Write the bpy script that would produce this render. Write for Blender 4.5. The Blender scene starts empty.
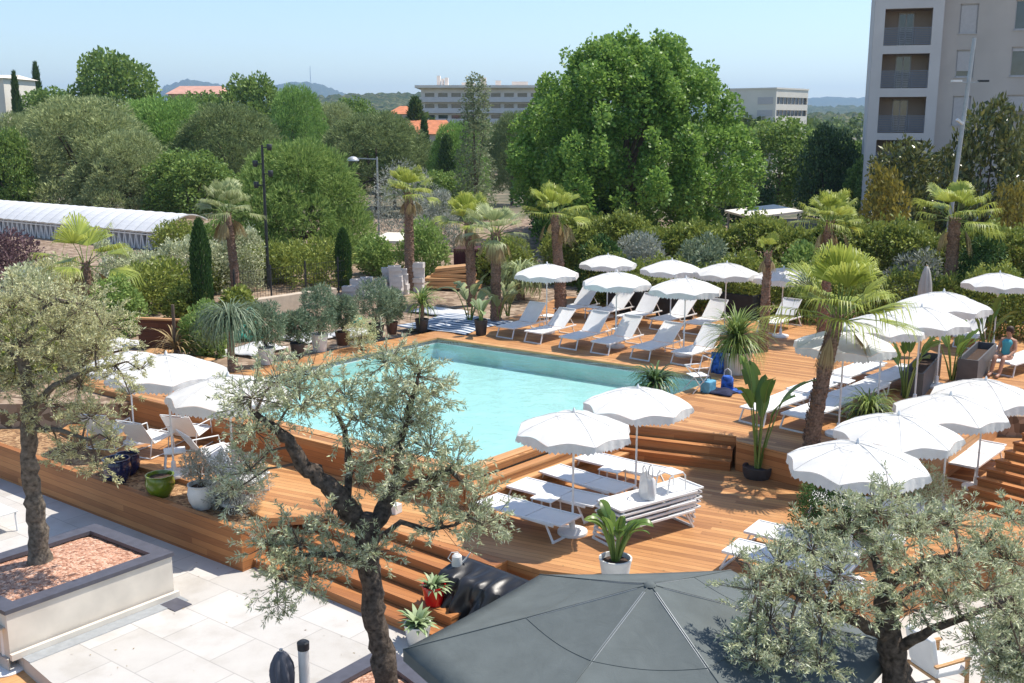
import bpy, math, random
import numpy as np
from mathutils import Vector, Matrix
from mathutils.geometry import delaunay_2d_cdt

R = math.radians
PI = math.pi
rng = np.random.default_rng(7)
random.seed(7)
scene = bpy.context.scene
COL = scene.collection

# ------------------------------------------------------------------ camera
FPX, HZ, HC = 1050.0, 122.0, 6.6
PITCH = math.atan((341.5 - HZ) / FPX)
cam = bpy.data.cameras.new('camera')
cam.sensor_width = 36.0
cam.lens = 36.0 * FPX / 1024.0
cam.clip_start = 0.1
cam.clip_end = 30000
camo = bpy.data.objects.new('camera', cam)
COL.objects.link(camo)
camo.location = (0, 0, HC)
camo.rotation_euler = (PI / 2 - PITCH, 0, 0)
scene.camera = camo


def ray(px, py):
    dx = (px - 512) / FPX
    dz = -(py - 341.5) / FPX
    return dx, math.cos(PITCH) + dz * math.sin(PITCH), -math.sin(PITCH) + dz * math.cos(PITCH)


def G(px, py, z=0.0):
    """ground point seen at a pixel of the survey picture, at height z"""
    a, b, c = ray(px, py)
    t = (z - HC) / c
    return Vector((a * t, b * t, z))


def DP(px, py, Y):
    a, b, c = ray(px, py)
    t = Y / b
    return Vector((a * t, Y, HC + c * t))


# ------------------------------------------------------------------ tagging
def tag(o, label=None, cat=None, group=None, kind=None):
    if label: o['label'] = label
    if cat: o['category'] = cat
    if group: o['group'] = group
    if kind: o['kind'] = kind
    return o


def thing(name, label, cat, loc=(0, 0, 0), rz=0.0, group=None):
    o = bpy.data.objects.new(name, None)
    COL.objects.link(o)
    o.empty_display_size = 0.2
    o.location = loc
    o.rotation_euler = (0, 0, rz)
    return tag(o, label, cat, group)


def copy_tree(o, parent=None):
    c = o.copy()
    COL.objects.link(c)
    if parent: c.parent = parent
    for ch in list(o.children):
        copy_tree(ch, c)
    return c


def dup(proto, label, loc, rz=0.0, scale=None, group=None):
    c = copy_tree(proto)
    c.location = loc
    c.rotation_euler = (0, 0, rz)
    if scale is not None:
        c.scale = scale if hasattr(scale, '__len__') else (scale,) * 3
    c['label'] = label
    if group: c['group'] = group
    return c


class Maker:
    """first call builds the prototype, later calls copy it"""
    def __init__(self, fn): self.fn, self.p = fn, None

    def __call__(self, label, loc, rz=0.0, scale=None, group=None):
        if self.p is None:
            self.p = self.fn()
            o = self.p
            o.location = loc
            o.rotation_euler = (0, 0, rz)
            if scale is not None:
                o.scale = scale if hasattr(scale, '__len__') else (scale,) * 3
            o['label'] = label
            if group: o['group'] = group
            return o
        return dup(self.p, label, loc, rz, scale, group)


# ------------------------------------------------------------------ geometry
def np_mesh(name, V, F, mat, smooth=False):
    """V (n,3), F (m,k) with constant k"""
    me = bpy.data.meshes.new(name)
    V = np.ascontiguousarray(V, dtype=np.float32)
    F = np.ascontiguousarray(F, dtype=np.int32)
    n, (m, k) = len(V), F.shape
    me.vertices.add(n)
    me.vertices.foreach_set('co', V.ravel())
    me.loops.add(m * k)
    me.loops.foreach_set('vertex_index', F.ravel())
    me.polygons.add(m)
    me.polygons.foreach_set('loop_start', np.arange(m, dtype=np.int32) * k)
    if smooth:
        me.polygons.foreach_set('use_smooth', np.ones(m, dtype=bool))
    me.update(calc_edges=True)
    me.materials.append(mat)
    return me


def link(name, me, parent=None, loc=None):
    o = bpy.data.objects.new(name, me)
    COL.objects.link(o)
    if parent: o.parent = parent
    if loc is not None: o.location = loc
    return o


class Geo:
    def __init__(self): self.V, self.F = [], []

    def add(self, vs, fs):
        n = len(self.V)
        self.V += [tuple(v) for v in vs]
        self.F += [tuple(i + n for i in f) for f in fs]
        return self

    def box(self, c, s, rz=0.0, M=None):
        x, y, z = s[0] / 2, s[1] / 2, s[2] / 2
        vs = [Vector((a, b, d)) for a in (-x, x) for b in (-y, y) for d in (-z, z)]
        m = M if M is not None else Matrix.Rotation(rz, 3, 'Z')
        vs = [m @ v + Vector(c) for v in vs]
        return self.add(vs, [(0, 1, 3, 2), (4, 6, 7, 5), (0, 4, 5, 1), (2, 3, 7, 6), (0, 2, 6, 4), (1, 5, 7, 3)])

    def bbox(self, x0, y0, z0, x1, y1, z1):
        return self.box(((x0 + x1) / 2, (y0 + y1) / 2, (z0 + z1) / 2), (abs(x1 - x0), abs(y1 - y0), abs(z1 - z0)))

    def bar(self, a, b, w, h=None):
        """rectangular bar from a to b"""
        a, b = Vector(a), Vector(b)
        d = b - a
        L = d.length
        q = d.to_track_quat('X', 'Z').to_matrix()
        return self.box((a + b) / 2, (L, w, h or w), M=q)

    def tube(self, pts, rad, n=8, cap=True, jit=0.0):
        pts = [Vector(p) for p in pts]
        if not hasattr(rad, '__len__'): rad = [rad] * len(pts)
        rings, vs, fs = [], [], []
        up = None
        for i, p in enumerate(pts):
            d = (pts[min(i + 1, len(pts) - 1)] - pts[max(i - 1, 0)])
            d = d.normalized() if d.length > 1e-9 else Vector((0, 0, 1))
            if up is None:
                up = Vector((0, 0, 1)) if abs(d.z) < 0.9 else Vector((1, 0, 0))
            u = d.cross(up)
            u = u.normalized() if u.length > 1e-6 else d.orthogonal().normalized()
            w = u.cross(d).normalized()
            up = w
            for k in range(n):
                a = 2 * PI * k / n
                r = rad[i] * (1 + (random.uniform(-jit, jit) if jit else 0))
                vs.append(p + (u * math.cos(a) + w * math.sin(a)) * r)
        for i in range(len(pts) - 1):
            for k in range(n):
                k2 = (k + 1) % n
                fs.append((i * n + k, i * n + k2, (i + 1) * n + k2, (i + 1) * n + k))
        if cap:
            fs.append(tuple(range(n))[::-1])
            fs.append(tuple((len(pts) - 1) * n + k for k in range(n)))
        return self.add(vs, fs)

    def lathe(self, prof, n=24, c=(0, 0, 0)):
        vs, fs = [], []
        c = Vector(c)
        for r, z in prof:
            for k in range(n):
                a = 2 * PI * k / n
                vs.append(c + Vector((r * math.cos(a), r * math.sin(a), z)))
        for i in range(len(prof) - 1):
            for k in range(n):
                k2 = (k + 1) % n
                fs.append((i * n + k, i * n + k2, (i + 1) * n + k2, (i + 1) * n + k))
        fs.append(tuple(range(n))[::-1])
        fs.append(tuple((len(prof) - 1) * n + k for k in range(n)))
        return self.add(vs, fs)

    def prism(self, outer, z0, z1, holes=()):
        polys = [[Vector((p[0], p[1], 0)) for p in poly] for poly in [outer] + list(holes)]
        flat = [p for poly in polys for p in poly]
        ed, s0 = [], 0
        for poly in polys:
            ed += [(s0 + i, s0 + (i + 1) % len(poly)) for i in range(len(poly))]
            s0 += len(poly)
        cv = delaunay_2d_cdt([p.to_2d() for p in flat], ed, [], 0, 1e-6)
        if len(cv[0]) == len(flat):
            remap = [o[0] for o in cv[3]]
        else:
            raise ValueError('crossing outline')
        def inside(x, y):
            c = False
            for poly in polys:
                for i in range(len(poly)):
                    p, q = poly[i - 1], poly[i]
                    if (p.y > y) != (q.y > y) and x < (q.x - p.x) * (y - p.y) / (q.y - p.y) + p.x: c = not c
            return c
        tris = []
        for f in cv[2]:
            f = [remap[i] for i in f]
            if inside(sum(flat[i].x for i in f) / 3, sum(flat[i].y for i in f) / 3): tris.append(f)
        n = len(flat)
        vs = [(p.x, p.y, z1) for p in flat] + [(p.x, p.y, z0) for p in flat]
        fs = []
        for t in tris:
            a, b, c = (flat[i] for i in t)
            cr = (b - a).cross(c - a).z
            t = t if cr > 0 else t[::-1]
            fs.append(tuple(t))
            fs.append(tuple(i + n for i in t[::-1]))
        s = 0
        for poly in polys:
            m = len(poly)
            for i in range(m):
                j = (i + 1) % m
                fs.append((s + i, s + j, s + j + n, s + i + n))
            s += m
        return self.add(vs, fs)

    def build(self, name, mat, parent=None, smooth=None, fix=True):
        me = bpy.data.meshes.new(name)
        me.from_pydata(self.V, [], self.F)
        me.materials.append(mat)
        me.validate()
        if fix:
            import bmesh
            bm = bmesh.new()
            bm.from_mesh(me)
            bmesh.ops.recalc_face_normals(bm, faces=bm.faces)
            bm.to_mesh(me)
            bm.free()
        if smooth is not None:
            me.polygons.foreach_set('use_smooth', [True] * len(me.polygons))
            me.set_sharp_from_angle(angle=R(smooth))
        me.update()
        return link(name, me, parent)


def bevel(o, w=0.01, seg=2):
    m = o.modifiers.new('bevel', 'BEVEL')
    m.width, m.segments, m.limit_method = w, seg, 'ANGLE'
    return o


# ------------------------------------------------------------------ materials
def new_mat(name):
    m = bpy.data.materials.new(name)
    m.use_nodes = True
    nt = m.node_tree
    b = nt.nodes['Principled BSDF']
    return m, nt, b


class N:
    """tiny node helper"""
    def __init__(self, nt): self.nt = nt

    def __call__(self, typ, **kw):
        n = self.nt.nodes.new(typ)
        for k, v in kw.items(): setattr(n, k, v)
        return n

    def l(self, a, b): self.nt.links.new(a, b)

    def math(self, op, a, b=None, c=None):
        n = self('ShaderNodeMath', operation=op)
        for i, v in enumerate((a, b, c)):
            if v is None: continue
            if isinstance(v, (int, float)): n.inputs[i].default_value = v
            else: self.l(v, n.inputs[i])
        return n.outputs[0]

    def ramp(self, fac, stops):
        n = self('ShaderNodeValToRGB')
        el = n.color_ramp.elements
        while len(el) < len(stops): el.new(0.5)
        for e, (p, c) in zip(el, stops):
            e.position, e.color = p, (*c, 1)
        self.l(fac, n.inputs[0])
        return n.outputs[0]

    def mix(self, fac, a, b, mode='MIX'):
        n = self('ShaderNodeMix', data_type='RGBA', blend_type=mode)
        for s, v in ((n.inputs[0], fac), (n.inputs[6], a), (n.inputs[7], b)):
            if isinstance(v, (int, float)): s.default_value = v
            elif isinstance(v, tuple): s.default_value = (*v, 1)
            else: self.l(v, s)
        return n.outputs[2]

    def noise(self, vec, scale, detail=3, rough=0.55):
        n = self('ShaderNodeTexNoise')
        n.inputs['Scale'].default_value = scale
        n.inputs['Detail'].default_value = detail
        n.inputs['Roughness'].default_value = rough
        if vec is not None: self.l(vec, n.inputs['Vector'])
        return n.outputs[0]

    def bump(self, h, bsdf, strength=0.3, dist=0.01):
        n = self('ShaderNodeBump')
        n.inputs['Strength'].default_value = strength
        n.inputs['Distance'].default_value = dist
        self.l(h, n.inputs['Height'])
        self.l(n.outputs[0], bsdf.inputs['Normal'])


def plain(name, col, rough=0.6, var=0.12, scale=8.0, spec=0.4, metal=0.0, bump=0.0):
    m, nt, b = new_mat(name)
    n = N(nt)
    tc = n('ShaderNodeTexCoord').outputs['Object']
    f = n.noise(tc, scale, 4)
    lo = tuple(max(0, c * (1 - var)) for c in col)
    hi = tuple(min(1, c * (1 + var)) for c in col)
    n.l(n.ramp(f, [(0.3, lo), (0.7, hi)]), b.inputs['Base Color'])
    b.inputs['Roughness'].default_value = rough
    b.inputs['Specular IOR Level'].default_value = spec
    b.inputs['Metallic'].default_value = metal
    if bump: n.bump(f, b, bump, 0.02)
    return m


def fabric(name, col, trans=0.3, weave=400, var=0.05, spec=0.15):
    m, nt, b = new_mat(name)
    n = N(nt)
    tc = n('ShaderNodeTexCoord').outputs['Object']
    f = n.noise(tc, 3.0, 4)
    c = n.ramp(f, [(0.3, tuple(x * (1 - var) for x in col)), (0.7, tuple(min(1, x * (1 + var)) for x in col))])
    n.l(c, b.inputs['Base Color'])
    b.inputs['Roughness'].default_value = 0.85
    b.inputs['Specular IOR Level'].default_value = spec
    n.bump(n.noise(tc, weave, 1), b, 0.15, 0.004)
    if trans:
        t = n('ShaderNodeBsdfTranslucent')
        n.l(c, t.inputs[0])
        mx = n('ShaderNodeMixShader')
        mx.inputs[0].default_value = trans
        n.l(b.outputs[0], mx.inputs[1])
        n.l(t.outputs[0], mx.inputs[2])
        n.l(mx.outputs[0], nt.nodes['Material Output'].inputs[0])
    return m


def leafmat(name, dark, mid, light, trans=0.3, rough=0.5, spec=0.35, scale=0.5, back=None):
    m, nt, b = new_mat(name)
    n = N(nt)
    g = n('ShaderNodeNewGeometry')
    tc = n('ShaderNodeTexCoord').outputs['Object']
    r = g.outputs['Random Per Island']
    f = n.noise(tc, scale, 2)
    s = n.math('ADD', n.math('MULTIPLY', r, 0.6), n.math('MULTIPLY', f, 0.4))
    c = n.ramp(s, [(0.2, dark), (0.5, mid), (0.85, light)])
    if back:
        c = n.mix(g.outputs['Backfacing'], c, back)
    n.l(c, b.inputs['Base Color'])
    b.inputs['Roughness'].default_value = rough
    b.inputs['Specular IOR Level'].default_value = spec
    t = n('ShaderNodeBsdfTranslucent')
    n.l(n.mix(0.5, c, light), t.inputs[0])
    mx = n('ShaderNodeMixShader')
    mx.inputs[0].default_value = trans
    n.l(b.outputs[0], mx.inputs[1])
    n.l(t.outputs[0], mx.inputs[2])
    n.l(mx.outputs[0], nt.nodes['Material Output'].inputs[0])
    return m


def wood(name, ang, pw, tones, plen=6.5, gap=0.05, rough=0.55):
    """planks running along `ang`; on upright faces the planks lie on top of each other"""
    m, nt, b = new_mat(name)
    n = N(nt)
    tc = n('ShaderNodeTexCoord').outputs['Object']
    rot = n('ShaderNodeVectorRotate', rotation_type='Z_AXIS')
    n.l(tc, rot.inputs['Vector'])
    rot.inputs['Angle'].default_value = -ang
    sp = n('ShaderNodeSeparateXYZ')
    n.l(rot.outputs[0], sp.inputs[0])
    x, y, z = sp.outputs
    gn = n('ShaderNodeSeparateXYZ')
    n.l(n('ShaderNodeNewGeometry').outputs['Normal'], gn.inputs[0])
    up = n.math('GREATER_THAN', n.math('ABSOLUTE', gn.outputs[2]), 0.6)
    inv = n.math('SUBTRACT', 1.0, up)
    across = n.math('ADD', n.math('MULTIPLY', y, up), n.math('MULTIPLY', z, inv))
    along = n.math('ADD', x, n.math('MULTIPLY', n.math('MULTIPLY', y, inv), 1.0))
    q = n.math('DIVIDE', n.math('ADD', across, 100.0), pw)
    idx = n.math('FLOOR', q)
    fr = n.math('FRACT', q)
    w1 = n('ShaderNodeTexWhiteNoise', noise_dimensions='1D')
    n.l(idx, w1.inputs['W'])
    seg = n.math('FLOOR', n.math('DIVIDE', n.math('ADD', n.math('ADD', along, 100.0), n.math('MULTIPLY', w1.outputs[0], plen)), plen))
    w2 = n('ShaderNodeTexWhiteNoise', noise_dimensions='2D')
    cb = n('ShaderNodeCombineXYZ')
    n.l(idx, cb.inputs[0]); n.l(seg, cb.inputs[1])
    n.l(cb.outputs[0], w2.inputs['Vector'])
    gv = n('ShaderNodeCombineXYZ')
    n.l(n.math('MULTIPLY', along, 1.2), gv.inputs[0])
    n.l(n.math('MULTIPLY', across, 26.0), gv.inputs[1])
    n.l(n.math('MULTIPLY', w2.outputs[0], 30.0), gv.inputs[2])
    gr = n.noise(gv.outputs[0], 1.6, 4, 0.6)
    big = n.noise(tc, 0.7, 3)
    s = n.math('ADD', n.math('ADD', n.math('MULTIPLY', w2.outputs[0], 0.42), n.math('MULTIPLY', gr, 0.5)), n.math('MULTIPLY', n.math('SUBTRACT', big, 0.5), 0.35))
    c = n.ramp(s, [(0.15, tones[0]), (0.5, tones[1]), (0.9, tones[2])])
    e = n.math('LESS_THAN', fr, gap)
    c = n.mix(n.math('MULTIPLY', e, 0.85), c, (0.03, 0.016, 0.01))
    n.l(c, b.inputs['Base Color'])
    b.inputs['Roughness'].default_value = rough
    b.inputs['Specular IOR Level'].default_value = 0.3
    h = n.math('SUBTRACT', n.math('MULTIPLY', gr, 0.25), e)
    n.bump(h, b, 0.5, 0.006)
    return m


M = {}
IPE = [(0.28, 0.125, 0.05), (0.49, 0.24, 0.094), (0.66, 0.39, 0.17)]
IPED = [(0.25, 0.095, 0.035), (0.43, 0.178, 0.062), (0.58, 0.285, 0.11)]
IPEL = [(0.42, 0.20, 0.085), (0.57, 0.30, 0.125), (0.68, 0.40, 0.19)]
A_, B_, C_, D_ = G(437, 338), G(722, 379), G(176, 396), G(465, 468)
UA = math.atan2((B_ - A_).y, (B_ - A_).x)          # direction of the far pool edge
VA = math.atan2((B_ - D_).y, (B_ - D_).x)          # direction of the right pool edge, pointing away
U = Vector((math.cos(UA), math.sin(UA), 0))
V = Vector((math.cos(VA), math.sin(VA), 0))
M['deck'] = wood('deck_boards', UA, 0.14, IPE)
M['deck_low'] = wood('lower_deck_boards', R(-26), 0.14, IPE)
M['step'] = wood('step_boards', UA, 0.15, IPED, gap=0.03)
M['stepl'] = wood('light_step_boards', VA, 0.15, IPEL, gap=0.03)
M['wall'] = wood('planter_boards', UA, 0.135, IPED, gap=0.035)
M['boxwood'] = wood('box_boards', 0.0, 0.12, IPED, gap=0.04)
M['oldwood'] = wood('dark_boards', 0.0, 0.14, [(0.08, 0.028, 0.016), (0.13, 0.045, 0.025), (0.2, 0.075, 0.04)], gap=0.05)
M['timber'] = wood('sawn_timber', 0.0, 0.1, [(0.42, 0.22, 0.09), (0.55, 0.31, 0.14), (0.66, 0.42, 0.22)], gap=0.05)
M['white_fabric'] = fabric('white_canvas', (0.82, 0.815, 0.79), 0.2, 300, 0.07)
nt = M['white_fabric'].node_tree
n = N(nt)
oi = n('ShaderNodeObjectInfo')
rmp = [q for q in nt.nodes if q.type == 'VALTORGB'][0]
mul = n.mix(1.0, rmp.outputs[0], n.ramp(oi.outputs['Random'], [(0, (.90, .895, .88)), (1, (1, 1, 1))]), 'MULTIPLY')
n.l(mul, nt.nodes['Principled BSDF'].inputs['Base Color'])
wr = n('ShaderNodeTexNoise'); wr.inputs['Scale'].default_value = 2.6; wr.inputs['Detail'].default_value = 5; wr.inputs['Distortion'].default_value = 1.5
n.l(n('ShaderNodeTexCoord').outputs['Object'], wr.inputs['Vector'])
bn = [q for q in nt.nodes if q.type == 'BUMP'][0]
b2 = n('ShaderNodeBump'); b2.inputs['Strength'].default_value = .5; b2.inputs['Distance'].default_value = .035
n.l(wr.outputs[0], b2.inputs['Height']); n.l(bn.outputs[0], b2.inputs['Normal'])
n.l(b2.outputs[0], nt.nodes['Principled BSDF'].inputs['Normal'])
M['sling'] = fabric('white_sling', (0.80, 0.80, 0.79), 0.1, 250)
M['white_metal'] = plain('white_coated_metal', (0.78, 0.78, 0.77), 0.4, 0.04)
M['grey_metal'] = plain('grey_metal', (0.36, 0.38, 0.39), 0.45, 0.08, metal=0.3)
M['dark_metal'] = plain('dark_metal', (0.035, 0.037, 0.04), 0.5, 0.15)
M['galv'] = plain('galvanised_metal', (0.42, 0.44, 0.45), 0.5, 0.1, metal=0.4)
M['grey_canvas'] = fabric('grey_canvas', (0.125, 0.142, 0.14), 0.03, 220, 0.10)
nt = M['grey_canvas'].node_tree
n = N(nt)
tc = n('ShaderNodeTexCoord').outputs['Object']
wr = n('ShaderNodeTexNoise'); wr.inputs['Scale'].default_value = 3.5; wr.inputs['Detail'].default_value = 7; wr.inputs['Distortion'].default_value = 1.2
n.l(tc, wr.inputs['Vector'])
bn = [q for q in nt.nodes if q.type == 'BUMP'][0]
b2 = n('ShaderNodeBump'); b2.inputs['Strength'].default_value = .3; b2.inputs['Distance'].default_value = .03
n.l(wr.outputs[0], b2.inputs['Height']); n.l(bn.outputs[0], b2.inputs['Normal'])
n.l(b2.outputs[0], nt.nodes['Principled BSDF'].inputs['Normal'])
M['char_canvas'] = fabric('charcoal_canvas', (0.12, 0.125, 0.15), 0.03, 300, 0.08)
M['tarp'] = plain('black_tarpaulin', (0.018, 0.018, 0.02), 0.38, 0.3, 3, 0.5, bump=0.3)
M['white_pot'] = plain('white_pot', (0.70, 0.69, 0.66), 0.6, 0.08, 5)
M['dark_pot'] = plain('dark_pot', (0.045, 0.045, 0.048), 0.5, 0.2)
M['brown_pot'] = plain('brown_pot', (0.12, 0.06, 0.04), 0.7, 0.2)
M['blue_glaze'] = plain('blue_glaze', (0.014, 0.018, 0.07), 0.12, 0.3, 4, 0.6)
M['green_glaze'] = plain('green_glaze', (0.13, 0.19, 0.012), 0.14, 0.35, 4, 0.6)
M['red_glaze'] = plain('red_glaze', (0.5, 0.012, 0.012), 0.15, 0.2, 4, 0.6)
M['soil'] = plain('soil', (0.06, 0.035, 0.022), 0.95, 0.4, 30, bump=0.6)
M['slate'] = plain('slate_coping', (0.085, 0.085, 0.105), 0.5, 0.15, 6)
M['render_white'] = plain('cream_render', (0.68, 0.62, 0.53), 0.85, 0.09, 2.2, bump=0.15)
M['pale_stone'] = plain('pale_stone', (0.62, 0.59, 0.54), 0.8, 0.08, 6)
M['grey_box'] = plain('anthracite_fibre', (0.10, 0.10, 0.105), 0.6, 0.12, 4)
M['black_box'] = plain('black_planter', (0.02, 0.02, 0.022), 0.6, 0.2)
M['bark'] = plain('olive_bark', (0.16, 0.135, 0.105), 0.95, 0.55, 14, 0.2, bump=1.0)
M['bark_dark'] = plain('dark_bark', (0.10, 0.078, 0.062), 0.95, 0.65, 16, 0.2, bump=1.0)
M['bark_far'] = plain('far_bark', (0.13, 0.095, 0.07), 0.95, 0.4, 3)
M['palmbark'] = plain('palm_bark', (0.24, 0.155, 0.11), 0.95, 0.5, 22, 0.2, bump=0.8)
M['wood_pole'] = plain('bamboo_pole', (0.45, 0.33, 0.2), 0.6, 0.15)
M['skin'] = plain('skin', (0.48, 0.26, 0.17), 0.55, 0.05)
M['hair'] = plain('hair', (0.05, 0.025, 0.014), 0.6, 0.3, 40)
M['teal_cloth'] = fabric('teal_cloth', (0.10, 0.42, 0.48), 0.0)
M['blue_cloth'] = plain('blue_printed_towel', (0.03, 0.10, 0.38), 0.9, 0.9, 9)
M['navy_cloth'] = plain('navy_cloth', (0.02, 0.023, 0.055), 0.9, 0.4, 9)
M['tote'] = fabric('white_tote', (0.72, 0.72, 0.72), 0.2, 200, 0.12)
M['green_plastic'] = plain('green_plastic', (0.06, 0.48, 0.36), 0.3, 0.35, 6, 0.5, bump=0.6)
M['block'] = plain('concrete_block', (0.62, 0.58, 0.55), 0.9, 0.12, 5)
M['redpaint'] = plain('dark_red_panel', (0.07, 0.012, 0.014), 0.6, 0.2)
M['trunk_far'] = M['bark_far']
M['terracotta'] = plain('terracotta_tiles', (0.52, 0.19, 0.09), 0.9, 0.2, 1.5)
M['pinkroof'] = plain('pink_roof', (0.52, 0.29, 0.22), 0.9, 0.12, 1.0)
M['fac_beige'] = plain('beige_facade', (0.53, 0.475, 0.43), 0.9, 0.1, 0.35)
M['fac_pale'] = plain('pale_facade', (0.62, 0.58, 0.56), 0.9, 0.05, 0.6)
M['fac_loggia_shade'] = plain('shade_toned_facade', (0.40, 0.31, 0.25), 0.9, 0.1, 0.6)  # beige facade darkened in colour to deepen the shade inside the loggias
M['fac_white'] = plain('white_facade', (0.72, 0.67, 0.58), 0.9, 0.05, 0.4)
M['fac_far'] = plain('grey_beige_facade', (0.78, 0.70, 0.62), 0.9, 0.1, 0.4)
M['shutter'] = plain('roller_shutter', (0.52, 0.49, 0.48), 0.7, 0.06)
M['rail'] = plain('painted_railing', (0.20, 0.21, 0.24), 0.5, 0.1)
M['glass'] = plain('window_glass', (0.05, 0.06, 0.07), 0.06, 0.2, 2, 0.9)
M['carpaint'] = plain('white_car_paint', (0.6, 0.64, 0.68), 0.25, 0.03, 2, 0.6)
M['rubber'] = plain('rubber', (0.02, 0.02, 0.02), 0.8, 0.1)
M['beige_wall'] = plain('beige_wall', (0.52, 0.43, 0.33), 0.9, 0.12, 4)
M['roofsheet'] = None

# corrugated pale roof
m, nt, b = new_mat('ribbed_roof')
n = N(nt)
tc = n('ShaderNodeTexCoord').outputs['Object']
sx = n('ShaderNodeSeparateXYZ'); n.l(tc, sx.inputs[0])
fr = n.math('FRACT', n.math('DIVIDE', sx.outputs[0], 0.9))
e = n.math('LESS_THAN', fr, 0.10)
n.l(n.mix(n.math('MULTIPLY', e, 0.5), n.ramp(n.noise(tc, 0.6), [(0.3, (0.60, 0.60, 0.60)), (0.7, (0.70, 0.70, 0.70))]), (0.3, 0.3, 0.3)), b.inputs['Base Color'])
b.inputs['Roughness'].default_value = 0.6
n.bump(e, b, 0.4, 0.05)
M['roofsheet'] = m

# paving
m, nt, b = new_mat('pale_paving')
n = N(nt)
tc = n('ShaderNodeTexCoord').outputs['Object']
rot = n('ShaderNodeVectorRotate', rotation_type='Z_AXIS')
rot.inputs['Angle'].default_value = -R(-37)
n.l(tc, rot.inputs['Vector'])
br = n('ShaderNodeTexBrick', offset=0.5)
br.inputs['Scale'].default_value = 1.0
br.inputs['Brick Width'].default_value = 1.2
br.inputs['Row Height'].default_value = 0.9
br.inputs['Mortar Size'].default_value = 0.008
br.inputs['Mortar Smooth'].default_value = 0.1
br.inputs['Color1'].default_value = (0.50, 0.475, 0.435, 1)
br.inputs['Color2'].default_value = (0.59, 0.565, 0.53, 1)
br.inputs['Mortar'].default_value = (0.37, 0.35, 0.325, 1)
n.l(rot.outputs[0], br.inputs['Vector'])
st = n.noise(tc, 1.3, 5, 0.6)
c = n.mix(1.0, br.outputs[0], n.ramp(st, [(0.3, (0.80, 0.78, 0.75)), (0.5, (0.94, 0.935, 0.93)), (0.68, (1, 1, 1))]), 'MULTIPLY')
n.l(c, b.inputs['Base Color'])
b.inputs['Roughness'].default_value = 0.7
M['paving'] = m


def pebbles(name, cols, scale, bumpd=0.02):
    m, nt, b = new_mat(name)
    n = N(nt)
    tc = n('ShaderNodeTexCoord').outputs['Object']
    v = n('ShaderNodeTexVoronoi')
    v.inputs['Scale'].default_value = scale
    n.l(tc, v.inputs['Vector'])
    s = n('ShaderNodeSeparateColor'); n.l(v.outputs['Color'], s.inputs[0])
    f = n.math('ADD', n.math('MULTIPLY', s.outputs[0], 0.8), n.math('MULTIPLY', n.noise(tc, 1.2, 4), 0.25))
    n.l(n.ramp(f, [(0.1, cols[0]), (0.5, cols[1]), (0.95, cols[2])]), b.inputs['Base Color'])
    b.inputs['Roughness'].default_value = 0.95
    n.bump(n.math('SUBTRACT', 1.0, v.outputs['Distance']), b, 1.0, bumpd)
    return m


M['gravel'] = pebbles('red_gravel', [(0.22, 0.10, 0.06), (0.50, 0.26, 0.165), (0.70, 0.46, 0.33)], 24)
M['barkbed'] = pebbles('bark_mulch', [(0.10, 0.05, 0.025), (0.30, 0.165, 0.075), (0.52, 0.33, 0.17)], 14)
M['gardensoil'] = pebbles('garden_ground', [(0.12, 0.08, 0.05), (0.25, 0.17, 0.11), (0.42, 0.32, 0.23)], 5)
M['ground'] = pebbles('dry_ground', [(0.07, 0.075, 0.035), (0.13, 0.115, 0.065), (0.22, 0.175, 0.115)], 0.5, 0.1)

# striped rug
m, nt, b = new_mat('striped_rug')
n = N(nt)
tc = n('ShaderNodeTexCoord').outputs['Object']
wv = n('ShaderNodeTexWave', bands_direction='Y')
wv.inputs['Scale'].default_value = 1.1
wv.inputs['Distortion'].default_value = 2.5
wv.inputs['Detail'].default_value = 2
n.l(tc, wv.inputs['Vector'])
n.l(n.ramp(wv.outputs['Fac'], [(0.35, (0.05, 0.09, 0.17)), (0.5, (0.30, 0.36, 0.43)), (0.7, (0.60, 0.62, 0.65))]), b.inputs['Base Color'])
b.inputs['Roughness'].default_value = 0.95
M['rug'] = m

# water: clear tinted sheet with mirror reflection at grazing angles
m, nt, b = new_mat('pool_water')
n = N(nt)
nt.nodes.remove(b)
tc = n('ShaderNodeTexCoord').outputs['Object']
bp = n('ShaderNodeBump')
bp.inputs['Strength'].default_value = 0.5
bp.inputs['Distance'].default_value = 0.05
n.l(n.noise(tc, 3.2, 3, 0.5), bp.inputs['Height'])
fz = n('ShaderNodeFresnel'); fz.inputs[0].default_value = 1.33
n.l(bp.outputs[0], fz.inputs['Normal'])
tr = n('ShaderNodeBsdfTransparent'); tr.inputs[0].default_value = (0.70, 0.875, 0.88, 1)
gl = n('ShaderNodeBsdfGlossy'); gl.inputs['Roughness'].default_value = 0.03
n.l(bp.outputs[0], gl.inputs['Normal'])
mx = n('ShaderNodeMixShader')
n.l(fz.outputs[0], mx.inputs[0]); n.l(tr.outputs[0], mx.inputs[1]); n.l(gl.outputs[0], mx.inputs[2])
n.l(mx.outputs[0], nt.nodes['Material Output'].inputs[0])
M['water'] = m
M['liner'] = plain('pool_liner', (0.60, 0.745, 0.735), 0.6, 0.06, 2.0)
M['rimwhite'] = plain('pool_rim', (0.74, 0.74, 0.71), 0.6, 0.06, 2.0)

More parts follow.
